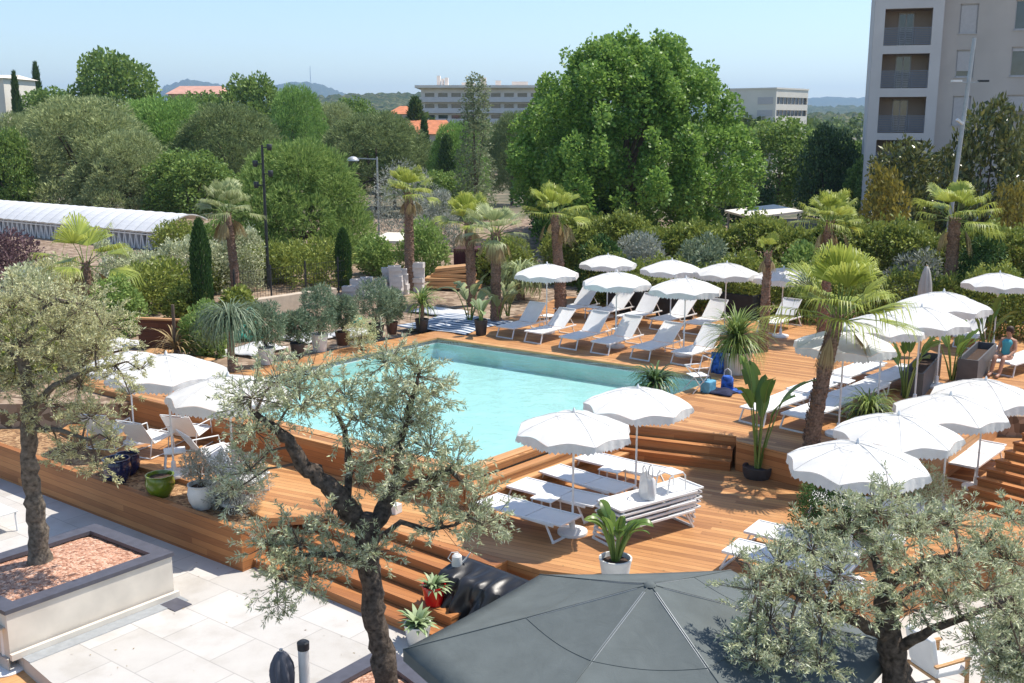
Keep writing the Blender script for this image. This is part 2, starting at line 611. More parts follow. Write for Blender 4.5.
# foliage
LM = {}
LM['olive'] = leafmat('olive_leaves', (0.252, 0.279, 0.141), (0.505, 0.547, 0.301), (0.800, 0.800, 0.600), 0.22, 0.5, 0.4, 1.0)
LM['poplar'] = leafmat('poplar_leaves', (0.09, 0.125, 0.05), (0.19, 0.235, 0.11), (0.34, 0.38, 0.22), 0.3, 0.5, 0.3, 0.5)
LM['olive_light'] = leafmat('olive_leaves_light', (0.305, 0.298, 0.133), (0.586, 0.565, 0.267), (0.800, 0.800, 0.515), 0.25, 0.5, 0.4, 1.0)
LM['plane'] = leafmat('plane_leaves', (0.078, 0.165, 0.032), (0.171, 0.314, 0.054), (0.333, 0.495, 0.108), 0.36, 0.45, 0.35, 0.6)
LM['broad'] = leafmat('broad_leaves', (0.082, 0.149, 0.030), (0.163, 0.267, 0.057), (0.310, 0.409, 0.098), 0.3, 0.5, 0.3, 0.3)
LM['pine'] = leafmat('pine_needles', (0.158, 0.200, 0.079), (0.329, 0.384, 0.172), (0.572, 0.628, 0.304), 0.2, 0.7, 0.2, 0.4)
LM['pine_green'] = leafmat('pine_needles_green', (0.114, 0.196, 0.043), (0.237, 0.376, 0.095), (0.412, 0.615, 0.167), 0.2, 0.7, 0.2, 0.4)
LM['pine_dark'] = leafmat('pine_needles_dark', (0.098, 0.136, 0.047), (0.204, 0.261, 0.103), (0.355, 0.427, 0.182), 0.2, 0.7, 0.2, 0.4)
LM['willow'] = leafmat('feathery_leaves', (0.112, 0.187, 0.037), (0.224, 0.337, 0.084), (0.393, 0.505, 0.160), 0.3, 0.6, 0.2, 0.4)
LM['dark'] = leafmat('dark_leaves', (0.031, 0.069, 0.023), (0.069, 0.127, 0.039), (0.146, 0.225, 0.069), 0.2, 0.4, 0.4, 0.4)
LM['magnolia'] = leafmat('magnolia_leaves', (0.036, 0.058, 0.018), (0.090, 0.126, 0.032), (0.306, 0.288, 0.082), 0.15, 0.3, 0.5, 0.5)
LM['yellow'] = leafmat('yellowish_leaves', (0.117, 0.111, 0.019), (0.247, 0.221, 0.039), (0.442, 0.351, 0.065), 0.25, 0.5, 0.3, 0.5)
LM['hedge'] = leafmat('hedge_leaves', (0.102, 0.143, 0.026), (0.231, 0.286, 0.053), (0.424, 0.459, 0.105), 0.25, 0.5, 0.3, 0.5)
LM['grey'] = leafmat('grey_leaves', (0.202, 0.228, 0.177), (0.341, 0.366, 0.304), (0.531, 0.543, 0.481), 0.2, 0.6, 0.2, 0.6)
LM['purple'] = leafmat('purple_leaves', (0.075, 0.038, 0.045), (0.150, 0.090, 0.098), (0.300, 0.195, 0.195), 0.2, 0.6, 0.2, 0.6)
LM['cypress'] = leafmat('cypress_leaves', (0.027, 0.063, 0.018), (0.060, 0.128, 0.033), (0.120, 0.210, 0.060), 0.15, 0.6, 0.2, 0.6)
LM['oleander'] = leafmat('oleander_leaves', (0.091, 0.130, 0.072), (0.182, 0.240, 0.143), (0.338, 0.390, 0.247), 0.25, 0.5, 0.35, 0.8)
LM['palm'] = leafmat('palm_fronds', (0.163, 0.214, 0.035), (0.296, 0.372, 0.064), (0.506, 0.543, 0.112), 0.35, 0.45, 0.35, 0.6)
LM['palm_bluish'] = leafmat('palm_fronds_grey', (0.179, 0.224, 0.090), (0.314, 0.374, 0.164), (0.493, 0.538, 0.269), 0.3, 0.45, 0.35, 0.6)
LM['dead'] = leafmat('dry_fronds', (0.213, 0.138, 0.069), (0.375, 0.275, 0.138), (0.550, 0.450, 0.237), 0.25, 0.7, 0.2, 0.6)
LM['banana'] = leafmat('broad_blade', (0.062, 0.125, 0.025), (0.125, 0.225, 0.044), (0.250, 0.362, 0.075), 0.35, 0.35, 0.45, 1.5)
LM['yucca'] = leafmat('strap_leaves', (0.095, 0.162, 0.027), (0.189, 0.270, 0.061), (0.365, 0.446, 0.135), 0.25, 0.4, 0.4, 0.8)
LM['agave'] = leafmat('pale_rosette', (0.170, 0.250, 0.100), (0.300, 0.400, 0.190), (0.480, 0.540, 0.330), 0.15, 0.5, 0.3, 1.0)
LM['forest'] = leafmat('far_leaves', (0.066, 0.111, 0.033), (0.133, 0.189, 0.056), (0.221, 0.287, 0.088), 0.2, 0.7, 0.1, 0.02)


def unit(v):
    return v / np.maximum(np.linalg.norm(v, axis=-1, keepdims=True), 1e-9)


def rand_dirs(n, g, zlo=-1.0):
    z = g.uniform(zlo, 1, n)
    a = g.uniform(0, 2 * PI, n)
    s = np.sqrt(1 - z * z)
    return np.stack([s * np.cos(a), s * np.sin(a), z], 1)


def leaf_quads(P, d, L, W, g, fold=0.0):
    """diamond leaves: base P, axis d, random roll"""
    n = len(P)
    d = unit(d)
    up = rand_dirs(n, g)
    s = unit(np.cross(d, up))
    L = np.broadcast_to(np.asarray(L, float), (n,))[:, None]
    W = np.broadcast_to(np.asarray(W, float), (n,))[:, None]
    v = np.stack([P, P + d * L * 0.5 + s * W * 0.5, P + d * L, P + d * L * 0.45 - s * W * 0.5], 1)
    return v.reshape(-1, 3)


def quads_mesh(name, V, mat):
    V = np.concatenate(V) if isinstance(V, list) else V
    F = np.arange(len(V), dtype=np.int32).reshape(-1, 4)
    return np_mesh(name, V, F, mat)


def blob_points(blobs, n, g, inner=0.45, zlo=-0.7):
    """blobs: (k,6) centre + radii; points fill the outer shells, outward direction too"""
    B = np.asarray(blobs, float)
    w = (B[:, 3] * B[:, 4] + B[:, 4] * B[:, 5] + B[:, 3] * B[:, 5])
    idx = g.choice(len(B), n, p=w / w.sum())
    d = rand_dirs(n, g, zlo)
    r = (1 - inner * g.random(n) ** 1.3)[:, None]
    P = B[idx, :3] + d * B[idx, 3:] * r
    out = unit(d / B[idx, 3:])
    # drop points deep inside another blob
    keep = np.ones(n, bool)
    for b in B:
        q = (P - b[:3]) / b[3:]
        keep &= (q * q).sum(1) > 0.22
    return P[keep], out[keep]


def dome_blobs(w, h, z0, k, r, g, flat=1.0, shape='dome'):
    """k blobs spread over a crown of width w and height h starting at z0"""
    out = []
    for i in range(k if shape != 'clumps' else 0):
        t = (i + 0.5) / k
        a = i * 2.39996 + g.uniform(-0.4, 0.4)
        if shape == 'dome':
            zz = t ** 0.8
            rad = math.sqrt(max(0, 1 - (zz * 0.97) ** 2)) * (0.82 if zz > 0.12 else 0.7)
        elif shape == 'egg':
            zz = t
            rad = math.sin(PI * (0.13 + 0.80 * zz)) ** 0.75 * 0.85
        elif shape == 'lumpy':
            zz = t
            rad = math.sin(PI * (0.16 + 0.76 * zz)) ** 0.7 * 0.86 * (.80 + .28 * math.sin(3 * a + 5 * zz) ** 2)
        elif shape == 'flame':
            zz = t
            rad = (1 - zz) ** 0.6 * (0.35 + 0.65 * min(1, zz * 5)) * 0.7
        rr = r * g.uniform(0.75, 1.3)
        rad *= g.uniform(0.8, 1.0)
        out.append((math.cos(a) * rad * w / 2, math.sin(a) * rad * w / 2 * flat, z0 + zz * (h - rr * 0.8) + rr * 0.2, rr, rr, rr * g.uniform(0.75, 1.0)))
    if shape == 'clumps':                           # many small leaf clumps on an uneven egg, shoots on top
        out = []
        for i in range(k):
            a = g.uniform(0, 2 * PI)
            zz = g.random() ** .85
            prof = (math.sin(PI * min(.985, .17 + .80 * zz)) ** .62)
            edge = 1 + .09 * math.sin(3 * a + 1.3) + .08 * math.sin(5 * a + 7 * zz) + .06 * math.sin(11 * a + 13 * zz)
            q = (1 - .55 * g.random() ** 1.8) * prof * edge
            rr = r * g.uniform(.55, 1.25)
            out.append((math.cos(a) * q * w * .47, math.sin(a) * q * w * .47, z0 + zz * (h - .8), rr, rr, rr * g.uniform(1.1, 2.1)))
        for i in range(46):
            a = g.uniform(0, 2 * PI); q = math.sqrt(g.random()) * w * .36
            zz = z0 + h * (.97 - .42 * (q / (w * .5)) ** 2) - .2 + g.uniform(-.3, .75)
            rr = g.uniform(.3, .5)
            out.append((math.cos(a) * q, math.sin(a) * q, zz, rr, rr, rr * 1.9))
    return out


def limbs(geo, blobs, base, r0, g, n=10, ground=0.0):
    """trunk and limbs reaching into blobs"""
    top = Vector(base)
    B = sorted(blobs, key=lambda b: b[2])
    trunk_top = Vector((top.x, top.y, ground + (B[len(B) // 2][2] - ground) * 0.75))
    p0 = Vector((top.x, top.y, ground - 0.3))
    mid = p0.lerp(trunk_top, 0.5) + Vector((g.uniform(-.1, .1), g.uniform(-.1, .1), 0)) * r0 * 4
    geo.tube([p0, p0.lerp(mid, .15), mid, trunk_top], [r0 * 1.5, r0 * 1.05, r0 * .85, r0 * .5], 9)
    for i in range(0, len(B), max(1, len(B) // n)):
        b = Vector(B[i][:3])
        st = p0.lerp(trunk_top, g.uniform(0.5, 0.98))
        md = st.lerp(b, 0.5) + Vector((0, 0, (b - st).length * 0.08))
        geo.tube([st, md, b], [r0 * .4, r0 * .25, r0 * .08], 6)


def tree_maker(name, cat, mat, bark, w, h, clear, k, r, n, L, W, seed, shape='dome', r0=0.2, zlo=-0.7, updir=0.2, tuft=False):
    """tree of unit size: crown w x h metres above a clear trunk"""
    def fn():
        g = np.random.default_rng(seed)
        t = thing(name, '', cat)
        B = dome_blobs(w, h, clear, k, r, g, shape=shape)
        tg = Geo()
        limbs(tg, B, (0, 0, 0), r0, g)
        tg.build('trunk', bark, t, smooth=60)
        P, o = blob_points(B, n, g, 0.5, zlo)
        if tuft:                                    # needle tufts: several slim blades fan out of each point
            P = np.repeat(P, 3, 0); o = np.repeat(o, 3, 0)
        d = o * 0.7 + rand_dirs(len(P), g) * (0.55 if tuft else 0.9) + np.array([0, 0, updir])
        s = g.uniform(0.6, 1.25, len(P))
        me = quads_mesh('crown', leaf_quads(P, d, L * s, W * s, g), mat)
        link('crown', me, t)
        return t
    return Maker(fn)


# =================================================================== SETTING
ZL = -0.65           # lower deck
ZP = -1.5            # pavement
GZ = -1.75           # open ground
gr = Geo()
gr.add([(-9000, -200, GZ), (9000, -200, GZ), (9000, 9000, GZ), (-9000, 9000, GZ)], [(0, 1, 2, 3)])
tag(gr.build('ground', M['ground'], fix=False), 'dry earth ground around the pool garden', None, None, 'structure')

pool = [A_, B_, D_, C_]
cen = sum(pool, Vector()) / 4


def grow(poly, d):
    out = []
    n_ = len(poly)
    for i in range(n_):
        p0, p1, p2 = poly[i - 1], poly[i], poly[(i + 1) % n_]
        e1, e2 = (p1 - p0).normalized(), (p2 - p1).normalized()
        n1 = Vector((e1.y, -e1.x, 0)); n2 = Vector((e2.y, -e2.x, 0))
        if n1.dot(p1 - cen) < 0: n1 = -n1
        if n2.dot(p1 - cen) < 0: n2 = -n2
        bs = (n1 + n2)
        k = d / max(0.3, (1 + n1.dot(n2)) / 2 * bs.length / bs.length)
        out.append(p1 + bs / 2 * (d / max(0.3, (1 + n1.dot(n2)) / 2)))
    return out


# pool basin: floor and four inner walls as one shell, water sheet
pg = Geo()
zf = -0.60
inn = pool
pg.add([(p.x, p.y, -0.17) for p in inn] + [(p.x, p.y, zf) for p in inn],
       [(4, 5, 6, 7)] + [(i, (i + 1) % 4, 4 + (i + 1) % 4, 4 + i) for i in range(4)])
tag(pg.build('pool_basin', M['liner'], fix=False), 'aqua lined basin of the swimming pool', None, None, 'structure')
pg = Geo()
pg.add([(p.x, p.y, -0.035) for p in inn] + [(p.x, p.y, -.169) for p in inn], [(i, (i + 1) % 4, 4 + (i + 1) % 4, 4 + i) for i in range(4)])
tag(pg.build('pool_rim', M['rimwhite'], fix=False), 'white rim band above the pool water', None, None, 'structure')
wg = Geo()
nx = 40
ws = [A_.lerp(B_, i / nx) for i in range(nx + 1)], [C_.lerp(D_, i / nx) for i in range(nx + 1)]
wg.add([(A_.x, A_.y, -0.16), (B_.x, B_.y, -0.16), (D_.x, D_.y, -0.16), (C_.x, C_.y, -0.16)], [(3, 2, 1, 0)])
tag(wg.build('water', M['water'], fix=False), 'turquoise water of the swimming pool', None, None, 'structure')

# upper deck polygon (z = 0)
NU = Vector((U.y, -U.x, 0))       # towards the camera, across the pool
e_near = [G(80, 384), G(143, 399), G(229, 420), G(330, 445), G(440, 472)]
up_front = [G(640, 404), G(734, 436), G(736, 441), G(802, 457), G(868, 470), G(932, 461)]
right_side = [G(932, 461), G(990, 421), G(1012, 399), G(1040, 395)]
coping_r = [D_ + (D_ - B_).normalized() * 0.35 + U * 0.28, G(602, 420.6) + U * 0.28]
deck_outer = e_near + [coping_r[0] + Vector((0, 0, 0)), coping_r[1], G(736, 436), G(736.5, 441), G(802, 457), G(868, 466), G(932, 461), G(990, 421), G(1012, 398), G(1120, 405), G(1090, 330), G(985, 322), G(860, 316), G(800, 318), G(735, 312), G(700, 304), G(560, 296), G(530, 312), G(490, 322), G(436, 331), G(350, 347), G(262, 364), G(160, 374), G(80, 372)]
dg = Geo()
dg.prism([(p.x, p.y) for p in deck_outer], -0.14, 0.0, [[(p.x, p.y) for p in pool]])
tag(dg.build('pool_deck', M['deck'], fix=False), 'reddish hardwood decking around the pool', None, None, 'structure')
# wall under the deck front (riser boards facing the lower deck)
def wall_under(name, pts, z0, z1, mat, label, th=0.06, cat='retaining wall', inset=0.012):
    g_ = Geo()
    for a, b in zip(pts[:-1], pts[1:]):
        a, b = Vector((a.x, a.y, 0)), Vector((b.x, b.y, 0))
        d = (b - a).normalized()
        nrm = Vector((-d.y, d.x, 0))
        c = [a + nrm * inset, b + nrm * inset, b + nrm * (inset + th), a + nrm * (inset + th)]
        g_.prism([(p.x, p.y) for p in c], z0, z1)
    o = g_.build(name, mat)
    return tag(o, label, cat)


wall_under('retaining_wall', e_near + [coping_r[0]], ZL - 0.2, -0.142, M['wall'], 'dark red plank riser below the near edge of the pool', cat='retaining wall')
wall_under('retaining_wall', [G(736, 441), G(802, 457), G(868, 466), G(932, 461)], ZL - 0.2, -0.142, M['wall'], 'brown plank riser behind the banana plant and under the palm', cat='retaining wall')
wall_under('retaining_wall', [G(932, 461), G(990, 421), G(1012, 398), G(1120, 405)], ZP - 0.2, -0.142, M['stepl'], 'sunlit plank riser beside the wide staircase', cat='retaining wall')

# lower deck
front = [G(330, 515, ZL), G(420, 536, ZL), G(470, 549, ZL), G(540, 570, ZL), G(610, 578, ZL), G(670, 582, ZL), G(740, 584, ZL), G(800, 586, ZL), G(860, 592, ZL), G(930, 560, ZL), G(1000, 545, ZL), G(1110, 560, ZL)]
low_outer = [G(262, 519, ZL) + V * 0.05, *front, G(1110, 430, ZL), G(890, 440, ZL), G(700, 415, ZL), G(640, 420, ZL), G(470, 480, ZL), G(330, 462, ZL), G(229, 435, ZL), G(100, 405, ZL), G(60, 430, ZL), G(130, 464, ZL), G(215, 489, ZL)]
lg = Geo()
lg.prism([(p.x, p.y) for p in low_outer], ZL - 0.16, ZL)
tag(lg.build('lower_deck', M['deck_low'], fix=False), 'sunny lower timber deck', None, None, 'structure')
# fascia wall under the lower deck front
wall_under('deck_fascia', front[1:], ZP - 0.1, ZL - 0.162, M['wall'], 'timber fascia under the curved front of the lower deck', cat='fascia')

# pavement
pv = Geo()
_pc = G(174, 552, ZP + .8); _d1 = (G(15, 608, ZP + .8) - _pc).normalized(); _d2 = (G(78, 517, ZP + .8) - _pc).normalized()
_k = _pc + _d1 * (G(5, 612, ZP + .8) - _pc).length
pav = [_k + _d1 * .02, _k + _d1 * .02 + _d2 * 2.6, G(-140, 470, ZP), G(0, 462, ZP), G(262, 540, ZP), G(480, 560, ZP), G(900, 560, ZP), G(1100, 520, ZP), G(1200, 760, ZP), G(900, 1000, ZP), G(120, 1000, ZP), G(60, 690, ZP), G(12, 648, ZP)]
pv.prism([(p.x, p.y) for p in pav], GZ - 0.3, ZP)
tag(pv.build('pavement', M['paving'], fix=False), 'pale stone tile terrace', None, None, 'structure')
# sunk deck in the lower left corner
sd = Geo()
q = [G(-120, 660, ZP - 0.3), G(12, 662, ZP - 0.3), G(62, 700, ZP - 0.3), G(60, 900, ZP - 0.3), G(-200, 900, ZP - 0.3)]
q = [G(-200, 520, -1.74), G(30, 640, -1.74), G(90, 720, -1.74), G(60, 1000, -1.74), G(-300, 1000, -1.74)]
sd.add([(p.x, p.y, -1.735) for p in q], [(4, 3, 2, 1, 0)])
tag(sd.build('corner_deck', M['stepl'], fix=True), 'wooden decking in the lower left corner', None, None, 'structure')
# raised garden behind the deck
gd = Geo()
rim = grow(pool, 0.9)
gd.prism([(-70, 75), (-70, 30), (-30, 24.5), (rim[3].x, rim[3].y), (rim[0].x, rim[0].y), (rim[1].x, rim[1].y), (9, 24), (14, 23.5), (26, 25), (80, 30), (80, 75)], GZ - 0.2, -0.15)
tag(gd.build('garden_ground', M['gardensoil'], fix=False), 'earth garden ground behind the pool', None, None, 'structure')

# pool coping boards
cg = Geo()
out_ = grow(pool, 0.22)
in_ = grow(pool, -0.03)
for i in range(4):
    j = (i + 1) % 4
    cg.prism([(p.x, p.y) for p in (in_[i], in_[j], out_[j], out_[i])], -0.03, 0.022)
tag(cg.build('pool_coping', M['stepl']), 'timber coping boards around the pool edge', None, None, 'structure')


def flight(name, a, b, up_dir, n, tread, z_bot, z_top, mat, label, nose=0.02):
    """straight flight: bottom edge a-b at z_bot, climbing along up_dir; each step is a tread board on a riser"""
    t = thing(name, label, 'steps', (0, 0, 0))
    a, b = Vector((a.x, a.y, 0)), Vector((b.x, b.y, 0))
    rise = (z_top - z_bot) / n
    d = (b - a).normalized()
    for i in range(n):
        z1 = z_bot + rise * (i + 1) - 0.004
        o0 = up_dir * (tread * i)
        o1 = up_dir * (tread * (i + 1) + (0.0 if i < n - 1 else 0.0))
        g_ = Geo()
        p = [a + o0, b + o0, b + o1 - up_dir * 0.003, a + o1 - up_dir * 0.003]
        g_.prism([(v.x, v.y) for v in p], z_bot - 0.05, z1 - 0.045)
        g_.build('riser', mat, t)
        g_ = Geo()
        p = [a + o0 - up_dir * nose - d * .01, b + o0 - up_dir * nose + d * .01, b + o1 - up_dir * (nose + 0.004) + d * .01, a + o1 - up_dir * (nose + 0.004) - d * .01]
        g_.prism([(v.x, v.y) for v in p], z1 - 0.043, z1)
        g_.build('tread', mat, t)
    return t


# steps from the pavement up to the lower deck
s0, s1 = G(252, 566, ZP), G(436, 645, ZP)
sd_ = (s1 - s0).normalized()
sn = Vector((-sd_.y, sd_.x, 0))
flight('wooden_steps', s0, s1, sn, 5, 0.36, ZP, ZL, M['step'], 'broad orange steps from the white paving up to the lower deck')
# steps between the lower and upper decks, behind the sun loungers
dd = (G(736, 436) - coping_r[1]).normalized()
nn = Vector((-dd.y, dd.x, 0))
a0, a1 = coping_r[1] - nn * .46 + dd * .1, G(735, 436) - nn * .46
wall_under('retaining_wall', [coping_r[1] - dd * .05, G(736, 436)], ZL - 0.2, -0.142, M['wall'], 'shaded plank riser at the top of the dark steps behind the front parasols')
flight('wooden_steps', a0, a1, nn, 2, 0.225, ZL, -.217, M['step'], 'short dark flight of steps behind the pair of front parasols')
# long steps along the right edge of the pool
b1 = coping_r[0] + (B_ - D_).normalized() * 0.02 + U * 0.62
b0 = coping_r[1] + U * .62 - nn * .1
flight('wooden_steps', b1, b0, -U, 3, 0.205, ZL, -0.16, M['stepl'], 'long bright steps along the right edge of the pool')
# amphitheatre steps on the right
c0, c1 = G(959, 503, ZL), G(1060, 531, ZL)
c2 = G(1022, 440, .42)
up_ = Vector((c2.x - c0.x, c2.y - c0.y, 0))
flight('wooden_steps', c0, c1, up_.normalized(), 12, up_.length / 7, ZL, ZL + 12 * .153, M['step'], 'wide brown staircase climbing the right edge of the terrace')

# left planter bed: plank wall, end wall, mulch
w0, w1 = G(-60, 455, ZP), G(243, 572, ZP)
wd = (w1 - w0).normalized()
wn = Vector((-wd.y, wd.x, 0))
endp = G(268, 556, ZP)
pb = Geo()
zt = -0.70
th = 0.06
back = w1 + wn * 1.25
pb.prism([(p.x, p.y) for p in (w0, w1, w1 + wn * th, w0 + wn * th)], ZP - 0.05, zt)
e2 = back - wd * th
pb.prism([(p.x, p.y) for p in (w1 + wn * (th + .002), back, e2, w1 + wn * (th + .002) - wd * th)], ZP - 0.05, zt - 0.002)
pb.prism([(p.x, p.y) for p in (w0 - wn * .02, w1 - wn * .02 + wd * .02, w1 + wn * .12 + wd * .02, w0 + wn * .12)], zt + .001, zt + .03)
tag(pb.build('planter_wall', M['wall']), 'long reddish plank wall holding the mulch bed above the paving', 'planter wall')
mb = Geo()
mpoly = [w0 + wn * .05, w1 + wn * .05 - wd * .05, back - wd * .07, G(262, 512, zt), G(215, 487, zt), G(130, 460, zt), G(60, 425, zt), G(-90, 400, zt)]
mb.prism([(p.x, p.y) for p in mpoly], ZP - 0.1, zt - 0.06)
tag(mb.build('mulch_bed', M['barkbed'], fix=False), 'bark mulch bed behind the plank wall', None, None, 'structure')

# ------------------------------------------------------------------ gravel planter (left) and its drain
def gravel_planter(corner, d1, L1, d2, L2, z0, z1, label, rim_w=0.27):
    t = thing('stone_planter', label, 'planter', (0, 0, 0))
    c = Vector((corner.x, corner.y, 0))
    d1, d2 = d1.normalized(), d2.normalized()
    def quad(i, zlo, zhi):
        p = [c + d1 * i + d2 * i, c + d1 * (L1 - i) + d2 * i, c + d1 * (L1 - i) + d2 * (L2 - i), c + d1 * i + d2 * (L2 - i)]
        return [(v.x, v.y) for v in p]
    Geo().prism(quad(0.03, 0, 0), z0 - .02, z1 - .07, [quad(0.2, 0, 0)]).build('wall', M['render_white'], t, fix=True)
    Geo().prism(quad(0, 0, 0), z1 - .068, z1, [quad(rim_w, 0, 0)]).build('coping', M['slate'], t, fix=True)
    g_ = Geo()
    qd = quad(0.21, 0, 0)
    # gently mounded gravel
    n_ = 16
    qa = [Vector((x, y, 0)) for x, y in qd]
    vs, fs = [], []
    for i in range(n_ + 1):
        for j in range(n_ + 1):
            u, v = i / n_, j / n_
            p = qa[0].lerp(qa[1], u).lerp(qa[3].lerp(qa[2], u), v)
            vs.append((p.x, p.y, z1 - .10 + .10 * math.sin(PI * u) * math.sin(PI * v) + random.uniform(-.012, .012)))
    for i in range(n_):
        for j in range(n_):
            k = i * (n_ + 1) + j
            fs.append((k, k + n_ + 1, k + n_ + 2, k + 1))
    g_.add(vs, fs).build('gravel', M['gravel'], t, smooth=60)
    return t


ZR = ZP + 0.80
pc = G(174, 552, ZR)
d1 = G(15, 608, ZR) - pc
d2 = G(78, 517, ZR) - pc
L1_ = (G(5, 612, ZR) - pc).length
gravel_planter(pc, d1, L1_, d2, 2.3, ZP, ZR, 'cream walled planter of red gravel under the left olive tree')
# stone kerb and channel along the front of the planter
kd = d1.normalized()
kn = Vector((kd.y, -kd.x, 0))
if kn.y > 0: kn = -kn
kc = Vector((pc.x, pc.y, 0)) + kn * 0.02
Geo().prism([(p.x, p.y) for p in (kc, kc + kd * L1_, kc + kd * L1_ + kn * .07, kc + kn * .07)], ZP, ZP + 0.10).build('stone_kerb', M['render_white'])
tag(bpy.data.objects['stone_kerb'], 'thin cream kerb at the foot of the gravel planter', 'kerb')
Geo().prism([(p.x, p.y) for p in (kc + kn * .075, kc + kd * (L1_ - .15) + kn * .075, kc + kd * (L1_ - .15) + kn * .33, kc + kn * .33)], ZP + .001, ZP + 0.012).build('drain_channel', M['galv'])
tag(bpy.data.objects['drain_channel'], 'grey metal drain channel beside the cream kerb', 'drain')
mh = G(176, 605, ZP)
mg = Geo().box((0, 0, 0.008), (0.42, 0.34, 0.012))
o = mg.build('drain_cover', M['slate']); o.location = mh; o.rotation_euler = (0, 0, R(-37))
tag(o, 'square dark drain cover in the pale paving', 'drain cover')
# bottom planter under the central olive
pc2 = G(300, 700, ZP + .55)
gravel_planter(G(262, 712, -1.0), G(395, 640, -1.0) - G(262, 712, -1.0), 2.3, Vector((0.62, -0.78, 0)), 2.2, ZP, -1.0, 'red gravel planter with slate coping under the central olive')
# =================================================================== FURNITURE
def parasol_fn():
    t = thing('parasol', '', 'parasol')
    K, SUB, RG = 8, 10, 7
    nseg = K * SUB
    Rr, H, rise = 1.05, 2.26, 0.34
    vs, fs = [], []
    def zprof(f): return H - rise * (0.25 * f + 0.75 * f ** 1.9)
    vs.append((0, 0, H))
    for i in range(1, RG + 1):
        f = i / RG
        for k in range(nseg):
            a = 2 * PI * k / nseg
            u = (k % SUB) / SUB
            sag = math.sin(PI * u)
            rr = Rr * f * (1 - 0.10 * sag * f)
            vs.append((rr * math.cos(a), rr * math.sin(a), zprof(f) - 0.035 * sag * math.sin(PI * f) + 0.05 * sag * f ** 3 + .006 * math.sin(9 * a + 14 * f)))
    for k in range(nseg):
        fs.append((0, 1 + k, 1 + (k + 1) % nseg))
    for i in range(RG - 1):
        for k in range(nseg):
            a, b = 1 + i * nseg + k, 1 + i * nseg + (k + 1) % nseg
            fs.append((a, a + nseg, b + nseg, b))
    can = Geo().add(vs, fs).build('canopy', M['white_fabric'], t, smooth=30)
    sg_ = Geo()
    for k in range(K):
        a = 2 * PI * k / K
        sg_.tube([(Rr * f * math.cos(a), Rr * f * math.sin(a), zprof(f) + .001 + .006 * math.sin(9 * a + 14 * f)) for f in (.03, .15, .3, .45, .6, .75, .9, 1.0)], .007, 5)
    for k in range(1):
        ring = [Vector((.30 * Rr * math.cos(2 * PI * i / 48), .30 * Rr * math.sin(2 * PI * i / 48), zprof(.30) + .004)) for i in range(49)]
        sg_.tube(ring, .004, 4)
    sg_.build('seams', M['white_fabric'], can, smooth=60)
    # scalloped valance with a fringe
    vs, fs = [], []
    base = 1 + (RG - 1) * nseg
    top = can.data.vertices
    for k in range(nseg):
        x, y, z = top[base + k].co
        u = (k % SUB) / SUB
        dz = 0.07 + 0.09 * math.sin(PI * u) ** 0.7 + .008 * math.sin(k * 2.3)
        fl = 1.012 + 0.025 * math.sin(2 * PI * u * 2 + k)
        vs += [(x * 1.004, y * 1.004, z - 0.002), (x * (1 + (fl - 1) * .6), y * (1 + (fl - 1) * .6), z - dz * .5), (x * fl, y * fl, z - dz)]
    for k in range(nseg):
        k2 = (k + 1) % nseg
        for j in (0, 1):
            fs.append((k * 3 + j, k * 3 + j + 1, k2 * 3 + j + 1, k2 * 3 + j))
    for k in range(nseg):                           # fringe teeth hang from the hem
        p = Vector(vs[k * 3 + 2]).lerp(Vector(vs[((k + 1) % nseg) * 3 + 2]), .5)
        vs.append((p.x + random.uniform(-.012, .012), p.y + random.uniform(-.012, .012), p.z - random.uniform(.03, .055)))
        fs.append((k * 3 + 2, len(vs) - 1, ((k + 1) % nseg) * 3 + 2))
    Geo().add(vs, fs).build('valance', M['white_fabric'], can, smooth=50, fix=False)
    Geo().tube([(0, 0, 0.03), (0, 0, H + .005)], 0.02, 10).build('pole', M['white_metal'], t, smooth=40)
    Geo().lathe([(0.006, H), (0.03, H + .01), (0.022, H + .05), (0.006, H + .085)], 10).build('finial', M['white_metal'], t, smooth=50)
    rb = Geo()
    for k in range(K):
        a = 2 * PI * k / K
        c, s = math.cos(a), math.sin(a)
        pts = [(Rr * f * c, Rr * f * s, zprof(f) - 0.018) for f in (0.03, .25, .5, .75, .99)]
        rb.tube(pts, 0.006, 5)
        rb.tube([(0.025 * c, 0.025 * s, H - .62), (Rr * .5 * c, Rr * .5 * s, zprof(.5) - .02)], 0.005, 5)
    rb.lathe([(0.03, H - .66), (0.04, H - .64), (0.04, H - .58), (0.03, H - .56)], 10)
    rb.build('ribs', M['white_metal'], t, smooth=40)
    Geo().lathe([(0.27, 0), (0.275, 0.02), (0.27, 0.055), (0.10, 0.075), (0.05, 0.08), (0.04, 0.26), (0.024, 0.27)], 28).build('base', M['white_metal'], t, smooth=40)
    return t


parasol = Maker(parasol_fn)
PG = 'white fringed parasols around the pool'
def put_parasol(px, ytop, zb, label, sc=1.0, rz=0.0):
    p = G(px, ytop + 2, zb + 2.26 * sc)
    return parasol(label, (p.x, p.y, zb), rz, sc, PG)


